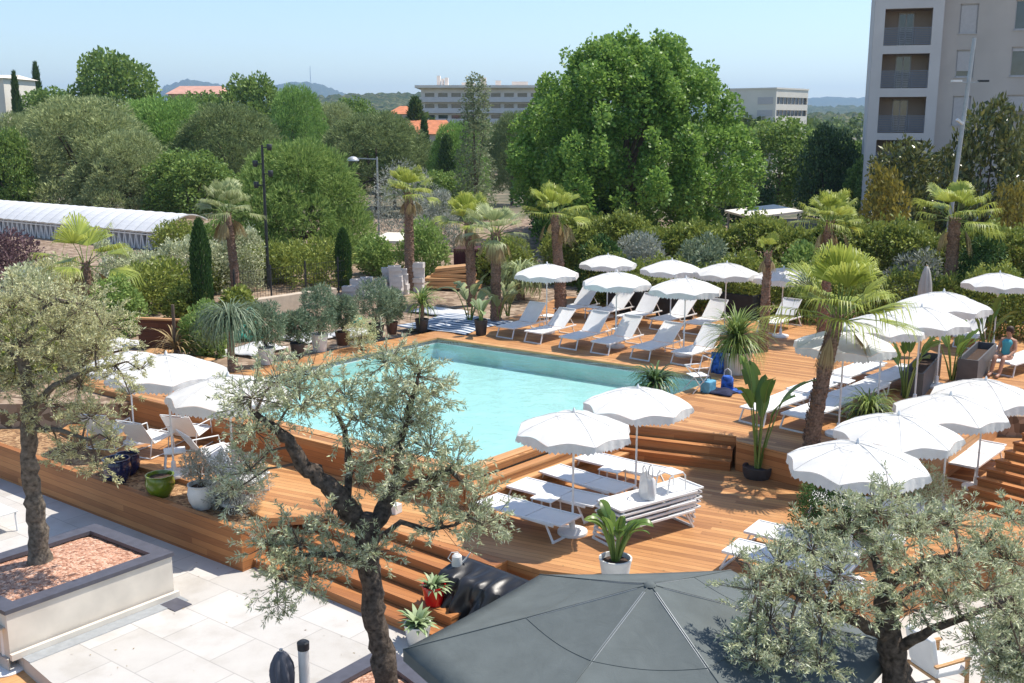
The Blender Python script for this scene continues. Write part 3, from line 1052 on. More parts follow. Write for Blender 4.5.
put_parasol(574, 410, ZL, 'left one of two front white parasols, standing over the flat loungers on the lower deck', 1.0, .3)
put_parasol(638, 386, ZL, 'white parasol behind the stack of loungers, hiding the right end of the pool', 1.0, .6)
put_parasol(547, 262, 0, 'white parasol at the left end of the far poolside row, beside a palm trunk', 0.98, .2)
put_parasol(608, 253, 0, 'white parasol highest in the picture, behind the far lounger row by the hedge', 0.95, .9)
put_parasol(617, 270, 0, 'white parasol in front of the highest one, over the poolside loungers', 1.0, .4)
put_parasol(672, 258, 0, 'white parasol by the hedge between its highest neighbour and the yucca', 0.98, .7)
put_parasol(686, 276, 0, 'lower white parasol over the poolside loungers just left of the potted yucca', 1.0, .1)
put_parasol(727, 261, 0, 'white parasol directly above the potted yucca, before the hedge', 1.0, .5)
put_parasol(784, 266, 0, 'white parasol half behind the slim palm trunk near the hedge', 0.96, .8)
put_parasol(845, 328, 0, 'white parasol behind the big leaning palm trunk', 1.02, .2)
put_parasol(884, 312, 0, 'white parasol showing through the fronds right of the leaning palm', 1.0, .6)
put_parasol(922, 305, 0, 'white parasol behind the banana leaves, before the grey planters', 1.05, .15)
put_parasol(944, 290, 0, 'tallest domed white parasol below the right palm trunk', 1.08, .33)
put_parasol(1000, 271, 0, 'white parasol at the right edge beneath the hedge', 1.0, .5)
put_parasol(858, 441, ZL, 'largest white parasol, above the bushy olive at lower right', 1.04, .25)
put_parasol(899, 413, ZL, 'white parasol second from the bush in the lower right row', 1.02, .5)
put_parasol(951, 393, ZL, 'white parasol third from the bush in the lower right row', 1.0, .1)
put_parasol(986, 378, ZL, 'white parasol at the far end of the lower right row by the stairs', 1.0, .7)
put_parasol(166, 353, ZL, 'white parasol over the low chairs on the left terrace', 1.14, .4)
put_parasol(228, 374, ZL, 'white parasol on the left terrace nearest the central olive tree', 1.12, .1)
put_parasol(128, 350, ZL, 'white parasol half hidden by the left olive tree', 0.95, .2)


def lounger_fn(back):
    def fn():
        t = thing('sun_lounger', '', 'sun lounger')
        w, Lg = 0.32, 1.95
        xb = 1.15
        ca, sa = math.cos(back), math.sin(back)
        def sling(x0, x1, f, name):
            vs, fs = [], []
            nx_, ny_ = 8, 6
            for k, off in enumerate((0.0, -0.012)):
                for i in range(nx_ + 1):
                    for j in range(ny_ + 1):
                        x = x0 + (x1 - x0) * i / nx_
                        y = -w + .015 + (2 * w - .03) * j / ny_
                        s = -0.022 * math.sin(PI * j / ny_) * (0.4 + 0.6 * math.sin(PI * i / nx_))
                        vs.append(f(x, y, s + off))
            m_ = (nx_ + 1) * (ny_ + 1)
            for i in range(nx_):
                for j in range(ny_):
                    a = i * (ny_ + 1) + j
                    fs.append((a, a + ny_ + 1, a + ny_ + 2, a + 1))
                    fs.append((a + m_, a + 1 + m_, a + ny_ + 2 + m_, a + ny_ + 1 + m_))
            for i in range(nx_):
                for j in (0, ny_):
                    a = i * (ny_ + 1) + j
                    fs.append((a, a + ny_ + 1, a + ny_ + 1 + m_, a + m_))
            for j in range(ny_):
                for i in (0, nx_):
                    a = i * (ny_ + 1) + j
                    fs.append((a, a + 1, a + 1 + m_, a + m_))
            Geo().add(vs, fs).build(name, M['sling'], t, smooth=50)
        zs = 0.335
        sling(0.02, xb - .035, lambda x, y, s: (x, y, zs + s), 'seat')
        fb = lambda x, y, s: (xb + .01 + (x - xb) * ca - s * sa, y, zs + .004 + (x - xb) * sa + s * ca)
        sling(xb + .01, Lg, fb, 'backrest')
        fr_ = Geo()
        for s in (-1, 1):
            y = s * w
            fr_.bar((0, y, zs - .005), (Lg * 0.93, y, zs - .005), .035, .045)
        fr_.bar((0, -w - .017, zs - .006), (0, w + .017, zs - .006), .03, .04)
        fr_.bar((xb, -w, zs - .02), (xb, w, zs - .02), .03, .03)
        bevel(fr_.build('frame', M['white_metal'], t), .006)
        bf = Geo()
        for s in (-1, 1):
            bf.bar(fb(xb + .02, s * (w - .01), 0.004), fb(Lg, s * (w - .01), 0.004), .028, .03)
        bf.bar(fb(Lg, -w + .0, 0.004), fb(Lg, w - .0, 0.004), .03, .03)
        bf.build('back_frame', M['white_metal'], t)
        if back > .2:
            for s in (-1, 1):
                Geo().bar(fb(xb + .45, s * (w - .04), -.03), (xb + .62, s * (w - .04), zs - .02), .018, .018).build('prop', M['white_metal'], t)
        for x0, x1 in ((0.10, -0.03), (1.62, 1.80)):
            lgm = Geo()
            for s in (-1, 1):
                lgm.bar((x0, s * (w - .03), zs - .02), (x1, s * (w - .01), 0.022), .03, .03)
            lgm.bar((x1, -w - .005, 0.018), (x1, w + .005, 0.018), .034, .034)
            lgm.build('leg', M['white_metal'], t)
        return t
    return fn


lounger_up = Maker(lounger_fn(R(44)))
lounger_low = Maker(lounger_fn(R(37)))
lounger_flat = Maker(lounger_fn(R(2)))
LA = VA
for (fx, fy), da, lab in [
    ((505, 338), 4, 'raised sun lounger at the left end of the poolside row, shaded grey'),
    ((533, 343), 3, 'white sun lounger second from the left end at the water edge, in full sun'),
    ((568, 349), 3, 'shaded sun lounger third from the left end at the water edge'),
    ((600, 354), 2, 'bright sun lounger at the water edge below the front middle parasol'),
    ((640, 360), 2, 'shaded sun lounger at the water edge above the spiky pool plant'),
    ((681, 365), 1, 'bright sun lounger at the right end of the poolside row by the potted yucca')]:
    p = G(fx, fy)
    (lounger_low if fx in (533, 640) else lounger_up)(lab, p, LA + R(da), None, 'raised loungers along the far pool edge')
for (fx, fy), da, lab in [
    ((561, 319), 2, 'raised lounger in the back row beside the left palm trunk'),
    ((595, 322), 2, 'white raised lounger in the back row before the dark planter box'),
    ((624, 327), 1, 'shaded raised lounger in the middle of the back row'),
    ((658, 330), 1, 'grey shaded raised lounger in the back row behind the lowest parasol pole'),
    ((692, 334), 0, 'raised lounger in the back row half hidden by the yucca'),
    ((766, 333), 0, 'lone bright raised lounger beside the slim palm trunk'),
    ((964, 348), 8, 'raised shaded lounger beyond the grey planters on the right')]:
    (lounger_low if fx in (595, 658) else lounger_up)(lab, G(fx, fy), LA + R(da + (fx * 7 % 5) - 2), None, 'raised loungers in the back row')


def by_axis(mk, p0, p1, z, lab, grp, fz=0.335):
    a, b = G(*p0, z + fz), G(*p1, z + fz)
    d = b - a
    return mk(lab, (a.x, a.y, z), math.atan2(d.y, d.x), None, grp)


LGp = 'flat loungers on the lower deck'
by_axis(lounger_flat, (487, 498), (558, 519), ZL, 'nearest flat lounger on the lower deck, left of the parasol base', LGp)
by_axis(lounger_flat, (517, 482), (599, 503), ZL, 'second nearest flat lounger on the lower deck, its corner in the sun', LGp)
by_axis(lounger_flat, (550, 468), (625, 491), ZL, 'third flat lounger on the lower deck, shaded by the second parasol', LGp)
by_axis(lounger_flat, (584, 455), (663, 474), ZL, 'farthest flat lounger on the lower deck, bright white in the sun', LGp)
by_axis(lounger_flat, (731, 545), (790, 560), ZL, 'flat lounger poking out left of the lower right olive, nearer one', LGp)
by_axis(lounger_flat, (752, 526), (812, 540), ZL, 'flat lounger poking out left of the lower right olive, farther one', LGp)
by_axis(lounger_flat, (812, 496), (880, 505), ZL, 'flat white lounger under the largest lower right parasol', LGp)
by_axis(lounger_flat, (960, 465), (986, 447), ZL, 'white flat lounger at the foot of the wide staircase', LGp)
q0 = G(752, 424)
for (i, j), lab in zip(((0, 0), (1, 0), (0, 1), (1, 1), (0, 2), (1, 2)), (
        'flat grey lounger behind the banana plant, nearest the deck edge',
        'flat grey lounger right behind the leaning palm trunk',
        'flat lounger left of the leaning palm below the tilted parasol',
        'flat lounger behind the spiky green plant right of the leaning palm',
        'flat lounger in the shade of the parasol behind the leaning palm',
        'flat lounger between the leaning palm parasol and the grey planters')):
    lounger_flat(lab, q0 + U * .95 * i + V * 2.2 * j, LA - R(4), None, 'flat loungers on the upper right deck')
by_axis(lounger_flat, (1003, 363), (1044, 351), 0, 'flat white lounger at the right edge beside the seated person', 'flat loungers on the upper right deck')

# stacked loungers: each lounger of the stack is its own thing
sa_, sb_ = G(606, 526, ZL + .33), G(690, 503, ZL + .33)
ang = math.atan2((sb_ - sa_).y, (sb_ - sa_).x)
for k, lab in enumerate(('lowest lounger of the white stack on the lower deck', 'second lounger from the bottom of the white stack', 'third lounger from the bottom of the white stack', 'lounger below the top one of the white stack', 'topmost lounger of the white stack, carrying a tote bag')):
    lounger_flat(lab, (sa_.x + .012 * k, sa_.y + 0.01 * k, ZL + 0.088 * k), ang + R((k % 2) * .8), None, 'stack of loungers')


def side_table_fn():
    t = thing('side_table', '', 'side table')
    bevel(Geo().box((0, 0, .385), (.46, .40, .025)).build('tabletop', M['white_metal'], t), .008)
    for sx in (-1, 1):
        for sy in (-1, 1):
            Geo().bar((sx * .20, sy * .17, .373), (sx * .22, sy * .18, 0), .025, .025).build('leg', M['white_metal'], t)
    return t


side_table = Maker(side_table_fn)
SG = 'small white side tables between loungers'
for px, py, z, rz, lab in [
    (546, 517, ZL, UA, 'small white table between the two nearest flat loungers'),
    (612, 487, ZL, UA, 'small white table between the two farthest flat loungers'),
    (548, 327, 0, VA, 'small white table at the foot of the leftmost far parasol'),
    (620, 341, 0, VA, 'small white table beside the bright poolside lounger'),
    (664, 350, 0, VA, 'small white table below the lowest far parasol'),
    (593, 318, 0, VA, 'small white table between back row loungers near the dark box'),
    (843, 396, 0, VA, 'small white table among the shaded loungers on the right deck')]:
    side_table(lab, G(px, py, z), rz, None, SG)

# low lounge chairs on the left terrace
def chair_fn():
    t = thing('lounge_chair', '', 'lounge chair')
    w = .33
    def panel(p, q, name):
        g_ = Geo()
        a, b = Vector(p), Vector(q)
        d = b - a
        nrm = Vector((-d.z, 0, d.x)).normalized()
        vs, fs = [], []
        for k in (0, 1):
            for i in range(7):
                for j in range(5):
                    u, v = i / 6, j / 4
                    pt = a + d * u + Vector((0, -w + 2 * w * v, 0)) - nrm * (.025 * math.sin(PI * v) + .014 * k)
                    vs.append(pt)
        for i in range(6):
            for j in range(4):
                m_ = i * 5 + j
                fs.append((m_, m_ + 5, m_ + 6, m_ + 1)); fs.append((m_ + 35, m_ + 36, m_ + 41, m_ + 40))
        for i in range(6):
            for j in (0, 4):
                m_ = i * 5 + j
                fs.append((m_, m_ + 5, m_ + 40, m_ + 35))
        for j in range(4):
            for i in (0, 6):
                m_ = i * 5 + j
                fs.append((m_, m_ + 1, m_ + 36, m_ + 35))
        g_.add(vs, fs).build(name, M['sling'], t, smooth=50)
    panel((.0, 0, .40), (.62, 0, .33), 'seat')
    panel((.63, 0, .34), (.98, 0, .86), 'backrest')
    for s in (-1, 1):
        y = s * (w + .015)
        f_ = Geo()
        f_.tube([(-.02, y, .40), (.63, y, .33), (1.0, y, .88)], .016, 8)
        f_.tube([(.05, y, .39), (.0, y, .02), (.78, y, .02), (.70, y, .43)], .016, 8)
        f_.tube([(.05, y, .39), (.08, y, .58), (.80, y, .58)], .014, 8)
        f_.build('side_frame', M['white_metal'], t, smooth=50)
    for x, z in ((1.0, .88), (-.02, .40), (.78, .02)):
        Geo().tube([(x, -w - .015, z), (x, w + .015, z)], .015, 8).build('crossbar', M['white_metal'], t, smooth=50)
    return t


chair = Maker(chair_fn)
CG = 'white lounge chairs on the left terrace'
for px, py, rz, lab in [
    (163, 448, VA + R(18), 'white lounge chair seen from behind beside the blue pots'),
    (200, 441, VA + R(28), 'white lounge chair behind the stool, turned to the pool riser'),
    (230, 464, VA + R(-10), 'white lounge chair half covered by the grey shrub'),
    (120, 440, VA + R(30), 'white lounge chair half hidden behind the left olive'),
    (262, 497, VA + R(-60), 'white framed chair below the bent olive limb')]:
    chair(lab, G(px, py, ZL), rz + PI, None, CG)

def stool_fn():
    t = thing('stool', '', 'stool')
    bevel(Geo().box((0, 0, .43), (.44, .44, .03)).build('seat', M['white_metal'], t), .01)
    for sx in (-1, 1):
        for sy in (-1, 1):
            Geo().tube([(sx * .17, sy * .17, .42), (sx * .23, sy * .23, 0)], .016, 8).build('leg', M['white_metal'], t, smooth=50)
    return t
stool = Maker(stool_fn)
stool('white low stool before the lounge chairs, beside the parasol base', G(176, 470, ZL), R(20))

# folding chair by the far right pool corner
fc = thing('folding_chair', 'white tubular folding chair with blue bag beside the spiky pool plant', 'folding chair', G(697, 391), VA + R(150))
Geo().box((0, 0, .42), (.42, .42, .02)).build('seat', M['sling'], fc)
for s in (-1, 1):
    Geo().tube([(-.25, s * .24, 0), (.05, s * .24, .42), (.22, s * .24, .62)], .013, 8).tube([(.25, s * .24, 0), (-.15, s * .24, .42), (-.26, s * .24, .85)], .013, 8).tube([(-.2, s * .24, .64), (.25, s * .24, .64)], .013, 8).build('side_frame', M['white_metal'], fc, smooth=50)
for x, z in ((-.26, .85), (.22, .62)):
    Geo().tube([(x, -.24, z), (x, .24, z)], .013, 8).build('crossbar', M['white_metal'], fc, smooth=50)
# dressing the deck: towels, bags, cloths
def cloth(name, lab, cat, loc, w, l, h, mat, rz=0.0, seed=1, amp=.03, n_=14):
    g = np.random.default_rng(seed)
    ph = g.uniform(0, 6, 6)
    vs, fs = [], []
    for i in range(n_ + 1):
        for j in range(n_ + 1):
            u, v = i / n_, j / n_
            e = min(u, 1 - u, v, 1 - v) * 4
            z = h * min(1, e) * (0.55 + .45 * math.sin(5 * u + ph[0]) * math.sin(4 * v + ph[1])) + amp * .4 * math.sin(13 * u + ph[2]) + .012 + amp * .4
            k = 1 + .08 * math.sin(7 * v + ph[3])
            vs.append(((u - .5) * w * k, (v - .5) * l * (1 + .08 * math.sin(6 * u + ph[4])), max(.006, z)))
    for i in range(n_):
        for j in range(n_):
            a = i * (n_ + 1) + j
            fs.append((a, a + n_ + 1, a + n_ + 2, a + 1))
    o = Geo().add(vs, fs).build(name, mat, smooth=70)
    sm = o.modifiers.new('thick', 'SOLIDIFY'); sm.thickness = .008
    o.location = loc
    o.rotation_euler = (0, 0, rz)
    return tag(o, lab, cat)


cloth('towel', 'blue patterned towel spread flat on the deck beside dark clothes', 'towel', G(744, 392), .8, .5, .02, M['blue_cloth'], UA, 3, .015)
cloth('clothes_heap', 'dark navy heap of clothes on the deck at the pool corner', 'clothes', G(719, 393), .75, .5, .18, M['navy_cloth'], UA, 4)
bag = thing('bag', 'grey blue beach bag standing in the clothes heap', 'bag', G(727, 390), UA)
Geo().lathe([(.13, 0), (.16, .05), (.15, .28), (.12, .36)], 14).build('body', M['blue_cloth'], bag, smooth=60)
Geo().tube([(-.1, 0, .34), (-.08, 0, .5), (0, 0, .56), (.08, 0, .5), (.1, 0, .34)], .012, 6).build('handle', M['tote'], bag, smooth=60)
tw = G(716, 371)
t_ = Geo()
for i in range(9):
    pass
vs, fs = [], []
for i in range(9):
    for j in range(9):
        u, v = i / 8, j / 8
        vs.append(((u - .5) * .36, .03 * math.sin(8 * u) * v, .62 - .58 * v))
for i in range(8):
    for j in range(8):
        a = i * 9 + j
        fs.append((a, a + 9, a + 10, a + 1))
o = Geo().add(vs, fs).build('towel', M['blue_cloth'], smooth=70)
o.modifiers.new('thick', 'SOLIDIFY').thickness = .02
o.location = G(717, 375) + Vector((0, 0, .0)); o.rotation_euler = (0, 0, UA)
tag(o, 'blue printed towel hanging against the white yucca pot', 'towel')
bb = thing('cool_bag', 'pale blue cool bag under the folding chair', 'bag', G(708, 392), VA)
bevel(Geo().box((0, 0, .15), (.36, .26, .30)).build('body', plain('pale_blue_bag', (0.12, 0.36, 0.52), .6, .3, 8), bb), .03)
Geo().tube([(-.12, 0, .30), (-.08, 0, .38), (.08, 0, .38), (.12, 0, .30)], .012, 6).build('handle', M['navy_cloth'], bb, smooth=60)

# tote bag on the lounger stack
tp = sa_.lerp(sb_, .47)
tb = thing('tote_bag', 'crumpled white tote bag standing on the topmost stacked lounger', 'tote bag', (tp.x, tp.y, ZL + .088 * 4 + .325), ang + R(70))
vs, fs = [], []
prof = [(0, .24), (.1, .26), (.25, .25), (.36, .23), (.40, .20)]
for i, (z, hw) in enumerate(prof):
    for k in range(20):
        a = 2 * PI * k / 20
        x = hw * (abs(math.cos(a)) ** .5) * (1 if math.cos(a) > 0 else -1)
        y = (.12 - .06 * i / 4) * math.sin(a) + .015 * math.sin(5 * a + i)
        vs.append((x, y, z + .02 * math.sin(3 * a + i)))
for i in range(4):
    for k in range(20):
        k2 = (k + 1) % 20
        fs.append((i * 20 + k, i * 20 + k2, (i + 1) * 20 + k2, (i + 1) * 20 + k))
fs.append(tuple(range(20)))
o = Geo().add(vs, fs).build('body', M['tote'], tb, smooth=60)
for s in (-1, 1):
    Geo().tube([(-.1, s * .05, .38), (-.09, s * .06, .52), (0, s * .07, .60), (.09, s * .06, .52), (.1, s * .05, .38)], .013, 6).build('handle', M['tote'], tb, smooth=60)
# white rails of a folded chair lying on the stack
tp = sa_.lerp(sb_, .75)
rl = thing('folded_stool', 'white tubular folding stool on the right end of the lounger stack', 'stool', (tp.x, tp.y, ZL + .088 * 4 + .33), ang)
for s in (-1, 1):
    Geo().tube([(-.22, s * .16, .01), (-.18, s * .16, .30), (-.1, s * .16, .36), (.14, s * .16, .36), (.2, s * .16, .30), (.22, s * .16, .01)], .014, 8).build('side_frame', M['white_metal'], rl, smooth=60)
bevel(Geo().box((0, 0, .365), (.3, .34, .018)).build('seat', M['sling'], rl), .006)
# small white printed box on the deck left
bx = tag(bevel(Geo().box((0, 0, .09), (.34, .2, .18)).build('carton', M['white_pot']), .01), 'small white carton on the deck beside the central olive trunk', 'box')
bx.location = G(392, 512, ZL); bx.rotation_euler = (0, 0, UA)

# ------------------------------------------------------------------ pots
def pot_profile(kind, r, h):
    if kind == 'taper':
        return [(r * .68, 0), (r * .72, .01), (r * .97, h * .93), (r, h * .94), (r, h), (r * .9, h), (r * .86, h * .82)]
    if kind == 'round':
        return [(r * .55, 0), (r * .62, .01), (r * .92, h * .35), (r, h * .62), (r * .93, h * .85), (r * .9, h * .92), (r * .98, h * .97), (r * .98, h), (r * .86, h), (r * .8, h * .85)]
    return [(r * .85, 0), (r * .9, .01), (r, h * .9), (r, h), (r * .9, h), (r * .88, h * .85)]


def pot(name, lab, cat, p, kind, r, h, mat, soil=True):
    t = thing(name, lab, cat, p)
    pr = pot_profile(kind, r, h)
    Geo().lathe(pr, 28).build('pot', mat, t, smooth=35)
    if soil:
        Geo().lathe([(r * .84, h * .82), (r * .8, h * .86), (r * .3, h * .89), (.01, h * .9)], 20).build('soil', M['soil'], t, smooth=60)
    return t


def add_leaves(t, P, d, L, W, mat, g, name='foliage'):
    return link(name, quads_mesh(name, leaf_quads(P, d, L, W, g), mat), t)


def bush_in(t, z0, w, h, n, L, W, mat, seed, k=14, stems=True):
    g = np.random.default_rng(seed)
    B = dome_blobs(w, h, z0, k, w * .2, g, shape='egg')
    P, o = blob_points(B, n, g, .6, -.9)
    d = o * .6 + rand_dirs(len(P), g) * .7 + np.array([0, 0, .35])
    add_leaves(t, P, d, L * g.uniform(.6, 1.2, len(P)), W, mat, g)
    if stems:
        s = Geo()
        for b in B[::2]:
            s.tube([(0, 0, z0 - .08), (b[0] * .4, b[1] * .4, z0 + (b[2] - z0) * .5), b[:3]], [.014, .01, .004], 5)
        s.build('stem', M['bark_far'], t, smooth=60)


def strap_mesh(g, n, z0, L, W, up0, up1, droop, mat, name='foliage', seg=5, spread=0.03):
    """rosette of strap leaves: n blades, each seg quads, rising then drooping"""
    a = g.uniform(0, 2 * PI, n)
    el = g.uniform(up0, up1, n)
    Ls = L * g.uniform(.65, 1.1, n)
    pts = np.zeros((n, seg + 1, 3))
    h = np.stack([np.cos(a), np.sin(a), np.zeros(n)], 1)
    p = h * spread + np.array([0, 0, z0])
    p[:, 2] += g.uniform(-.05, .05, n)
    pts[:, 0] = p
    e = el.copy()
    for i in range(seg):
        d = h * np.cos(e)[:, None] + np.array([0, 0, 1]) * np.sin(e)[:, None]
        p = p + d * (Ls / seg)[:, None]
        pts[:, i + 1] = p
        e = e - droop * (1 + .5 * g.random(n)) / seg * (1 + i * .35)
    side = np.stack([-np.sin(a), np.cos(a), np.zeros(n)], 1)
    wv_ = W * np.array([.6, 1, .95, .75, .45, .04])[:seg + 1]
    if len(wv_) < seg + 1: wv_ = np.interp(np.linspace(0, 1, seg + 1), np.linspace(0, 1, len(wv_)), wv_)
    Lf = pts + side[:, None, :] * wv_[None, :, None] / 2
    Rt = pts - side[:, None, :] * wv_[None, :, None] / 2
    VV = np.stack([Lf, Rt], 2).reshape(n, -1, 3)        # per blade (seg+1)*2 verts
    off = np.arange(n)[:, None] * (2 * (seg + 1))
    F = []
    for i in range(seg):
        F.append(np.stack([off[:, 0] + 2 * i, off[:, 0] + 2 * i + 1, off[:, 0] + 2 * i + 3, off[:, 0] + 2 * i + 2], 1))
    return np_mesh(name, VV.reshape(-1, 3), np.concatenate(F), mat, True)


g0 = np.random.default_rng(11)
# mulch bed pots
pot('glazed_pot', 'dark blue glazed pot in the mulch bed, the nearer of two', 'pot', G(118, 482, -.76), 'round', .29, .52, M['blue_glaze'])
pot('glazed_pot', 'dark blue glazed pot tucked behind its nearer twin', 'pot', G(129, 474, -.76), 'round', .25, .46, M['blue_glaze'])
pot('glazed_pot', 'olive green glazed pot in the mulch bed', 'pot', G(161, 496, -.76), 'round', .29, .46, M['green_glaze'])
t = pot('potted_shrub', 'grey leaved shrub in a pale pot at the end of the mulch bed', 'potted plant', G(203, 508, -.76), 'round', .28, .5, M['white_pot'])
bush_in(t, .5, .75, .7, 2600, .07, .016, LM['grey'], 31)
def free_bush(name, lab, p, w, h, n, L, W, mat, seed, k=16, cat='shrub', group=None):
    t = thing(name, lab, cat, p, 0, group)
    bush_in(t, 0.05, w, h, n, L, W, mat, seed, k)
    return t
free_bush('lavender_bush', 'grey green lavender bush at the end of the plank planter wall', G(238, 513, -.76), 1.1, 1.25, 6500, .08, .014, LM['grey'], 32)
free_bush('lavender_bush', 'small grey bush between the mulch pots and the plank wall', G(222, 508, -.76), .6, .5, 1800, .07, .014, LM['grey'], 33)

# row of potted plants on the left of the pool
for px, py, r, h, mk, bw, bh, lab in [
    (267, 364, .24, .48, 'white_pot', 1.25, 1.2, 'oleander bush in a white pot nearest the drooping grass plant'),
    (298, 357, .22, .42, 'dark_pot', 1.0, .85, 'small oleander in a dark pot between the two white pots'),
    (320, 351, .26, .52, 'white_pot', 1.3, 1.35, 'tall oleander in the second white pot by the pool'),
    (343, 345, .24, .42, 'brown_pot', 1.0, 1.0, 'oleander in a brown pot beside the second white pot'),
    (376, 338, .28, .45, 'dark_pot', 1.5, 1.35, 'broad grey green oleander in a dark pot before the block pile'),
    (392, 334, .2, .4, 'brown_pot', .9, .9, 'slim oleander in a brown pot left of the tall yucca')]:
    t = pot('potted_oleander', lab, 'potted plant', G(px, py), 'taper', r, h, M[mk])
    t['group'] = 'potted oleanders along the left pool edge'
    bush_in(t, h * .85 + .16, bw * .88, bh * 1.0, 4200, .13, .028, LM['oleander'], px)
t = free_bush('flowering_shrub', 'pale wispy shrub over the left pool edge above the olive top', G(362, 350), .9, 1.0, 2600, .08, .02, LM['olive_light'], 36)
t = pot('potted_yucca', 'upright yucca in a dark pot beside the striped rug', 'potted plant', G(422, 331), 'taper', .23, .4, M['dark_pot'])
Geo().tube([(0, 0, .3), (.03, 0, .9)], [.06, .05], 8).build('stem', M['palmbark'], t, smooth=60)
link('foliage', strap_mesh(g0, 130, .9, .95, .045, -.2, 1.5, 1.0, LM['yucca']), t)
t = pot('potted_plant', 'broad leaved plant in a black pot at the far pool corner', 'potted plant', G(481, 335), 'taper', .22, .5, M['dark_pot'])

def banana(t, z0, n, L, W, mat, g, stem_h=.5, lean=.35, tears=0.0, scale_stalk=1.0):
    """big paddle leaves on long stalks"""
    sg, lf = Geo(), Geo()
    for i in range(n):
        a = i * 2.4 + g.uniform(-.3, .3)
        h = np.array([math.cos(a), math.sin(a), 0])
        s_ = np.array([-math.sin(a), math.cos(a), 0])
        ln = lean * g.uniform(.3, 1.4)
        Ls = stem_h * g.uniform(.7, 1.25)
        p0 = np.array([0, 0, z0]) + h * .04
        p1 = p0 + (h * math.sin(ln * .6) + np.array([0, 0, math.cos(ln * .6)])) * Ls
        sg.tube([p0, (p0 + p1) / 2 + h * -.02, p1], [.028, .02, .012], 6)
        LL, WW = L * g.uniform(.75, 1.15), W * g.uniform(.8, 1.15)
        e = PI / 2 - ln
        p = p1
        seg = 9
        cv = []
        for k in range(seg + 1):
            cv.append(p)
            d = h * math.cos(e) + np.array([0, 0, 1]) * math.sin(e)
            p = p + d * LL / seg
            e -= (.9 + .5 * g.random()) * ln / seg * 2.2
        tw_ = g.uniform(-.5, .5)
        for side in (-1, 1):
            vs, fs = [], []
            for k in range(seg + 1):
                f = k / seg
                w = WW / 2 * (math.sin(PI * min(1, f * .97 + .03)) ** .6) * (1 if f < .98 else .1)
                dd_ = s_ * side * math.cos(.35) + np.array([0, 0, 1]) * (.35 + tw_ * side)
                vs += [cv[k], cv[k] + dd_ * w * .55 , cv[k] + dd_ * w - np.array([0, 0, .12]) * w]
            for k in range(seg):
                if tears and g.random() < tears and 1 < k < seg - 1:
                    # torn strip: narrow gap towards the margin
                    a_ = k * 3
                    fs.append((a_, a_ + 1, a_ + 4, a_ + 3))
                    continue
                for j in (0, 1):
                    a_ = k * 3 + j
                    fs.append((a_, a_ + 1, a_ + 4, a_ + 3))
            lf.add(vs, fs)
        sg.tube([tuple(c) for c in cv], [.012] * 3 + [.008] * (len(cv) - 3), 5)
    lf.build('leaf_blades', mat, t, smooth=80, fix=False)
    sg.build('stem', LM['yucca'], t, smooth=60)


banana(t, .42, 7, .55, .24, LM['agave'], np.random.default_rng(3), .35, .5)
t = pot('potted_plant', 'glossy big leaved plant in a white pot at the deck front', 'potted plant', G(615, 584, ZL - .1), 'taper', .27, .46, M['white_pot'])
banana(t, .40, 18, .40, .17, LM['banana'], np.random.default_rng(5), .55, .5)
t = thing('banana_plant', 'tall banana plant in a low black tub on the lower deck', 'banana plant', G(757, 477, ZL))
Geo().lathe([(.26, 0), (.3, .1), (.31, .24), (.27, .24), (.25, .2)], 24).build('pot', M['dark_pot'], t, smooth=40)
banana(t, .2, 8, .95, .30, LM['banana'], np.random.default_rng(8), 1.5, .30, .15)
for px, py, z, sc, seed, lab in [
    (905, 398, 0, 1.0, 21, 'torn banana plant left of the grey planters'),
    (952, 380, 0, .95, 22, 'banana plant with a big upright leaf between the grey planters'),
    (986, 352, 0, 1.0, 23, 'banana plant drooping before the rightmost parasol'),
    (1012, 330, 0, 1.1, 24, 'banana plant at the right edge behind the seated person')]:
    t = thing('banana_plant', lab, 'banana plant', G(px, py, z))
    banana(t, 0.0, 7, .85 * sc, .34 * sc, LM['banana'], np.random.default_rng(seed), 1.0 * sc, .5, .35)
for px, py, sc, seed, lab in [(470, 322, 1.2, 41, 'banana plant between the left palm trunks at the pool corner'), (498, 322, 1.0, 42, 'banana clump left of the leftmost far lounger'), (508, 316, .9, 43, 'young banana behind the leftmost far lounger')]:
    t = thing('banana_plant', lab, 'banana plant', G(px, py))
    banana(t, 0.0, 6, .8 * sc, .34 * sc, LM['palm_bluish'], np.random.default_rng(seed), .7 * sc, .5, .2)

# big yucca in the white pot
t = pot('potted_yucca', 'large shaggy yucca in a big white pot on the deck', 'potted plant', G(735, 373), 'taper', .46, .62, M['white_pot'])
Geo().tube([(0, 0, .5), (0, 0, 1.0)], [.1, .08], 8).build('stem', M['palmbark'], t, smooth=60)
link('foliage', strap_mesh(g0, 440, .95, 1.2, .038, -.5, 1.5, .75, LM['yucca']), t)
t = thing('spiky_plant', 'green spiky plant between the leaning palm and the parasol row', 'plant', G(868, 424, 0))
link('foliage', strap_mesh(g0, 300, .25, .95, .035, -.1, 1.5, 1.2, LM['yucca']), t)
Geo().lathe([(.24, 0), (.3, .28), (.26, .28), (.24, .22)], 20).build('pot', M['dark_pot'], t, smooth=40)
t = thing('cycad', 'dark green spiky cycad at the far right pool corner', 'plant', G(655, 393))
Geo().tube([(0, 0, 0), (0, 0, .3)], [.16, .13], 10).build('trunk', M['palmbark'], t, smooth=60)
link('foliage', strap_mesh(g0, 150, .3, .85, .06, -.1, 1.2, 1.1, LM['dark']), t)
t = thing('grass_plant', 'drooping grassy plant with a fountain of long leaves by the white umbrella', 'plant', G(232, 371))
Geo().tube([(0, 0, 0), (0, 0, 1.1)], [.12, .08], 9).build('stem', M['palmbark'], t, smooth=60)
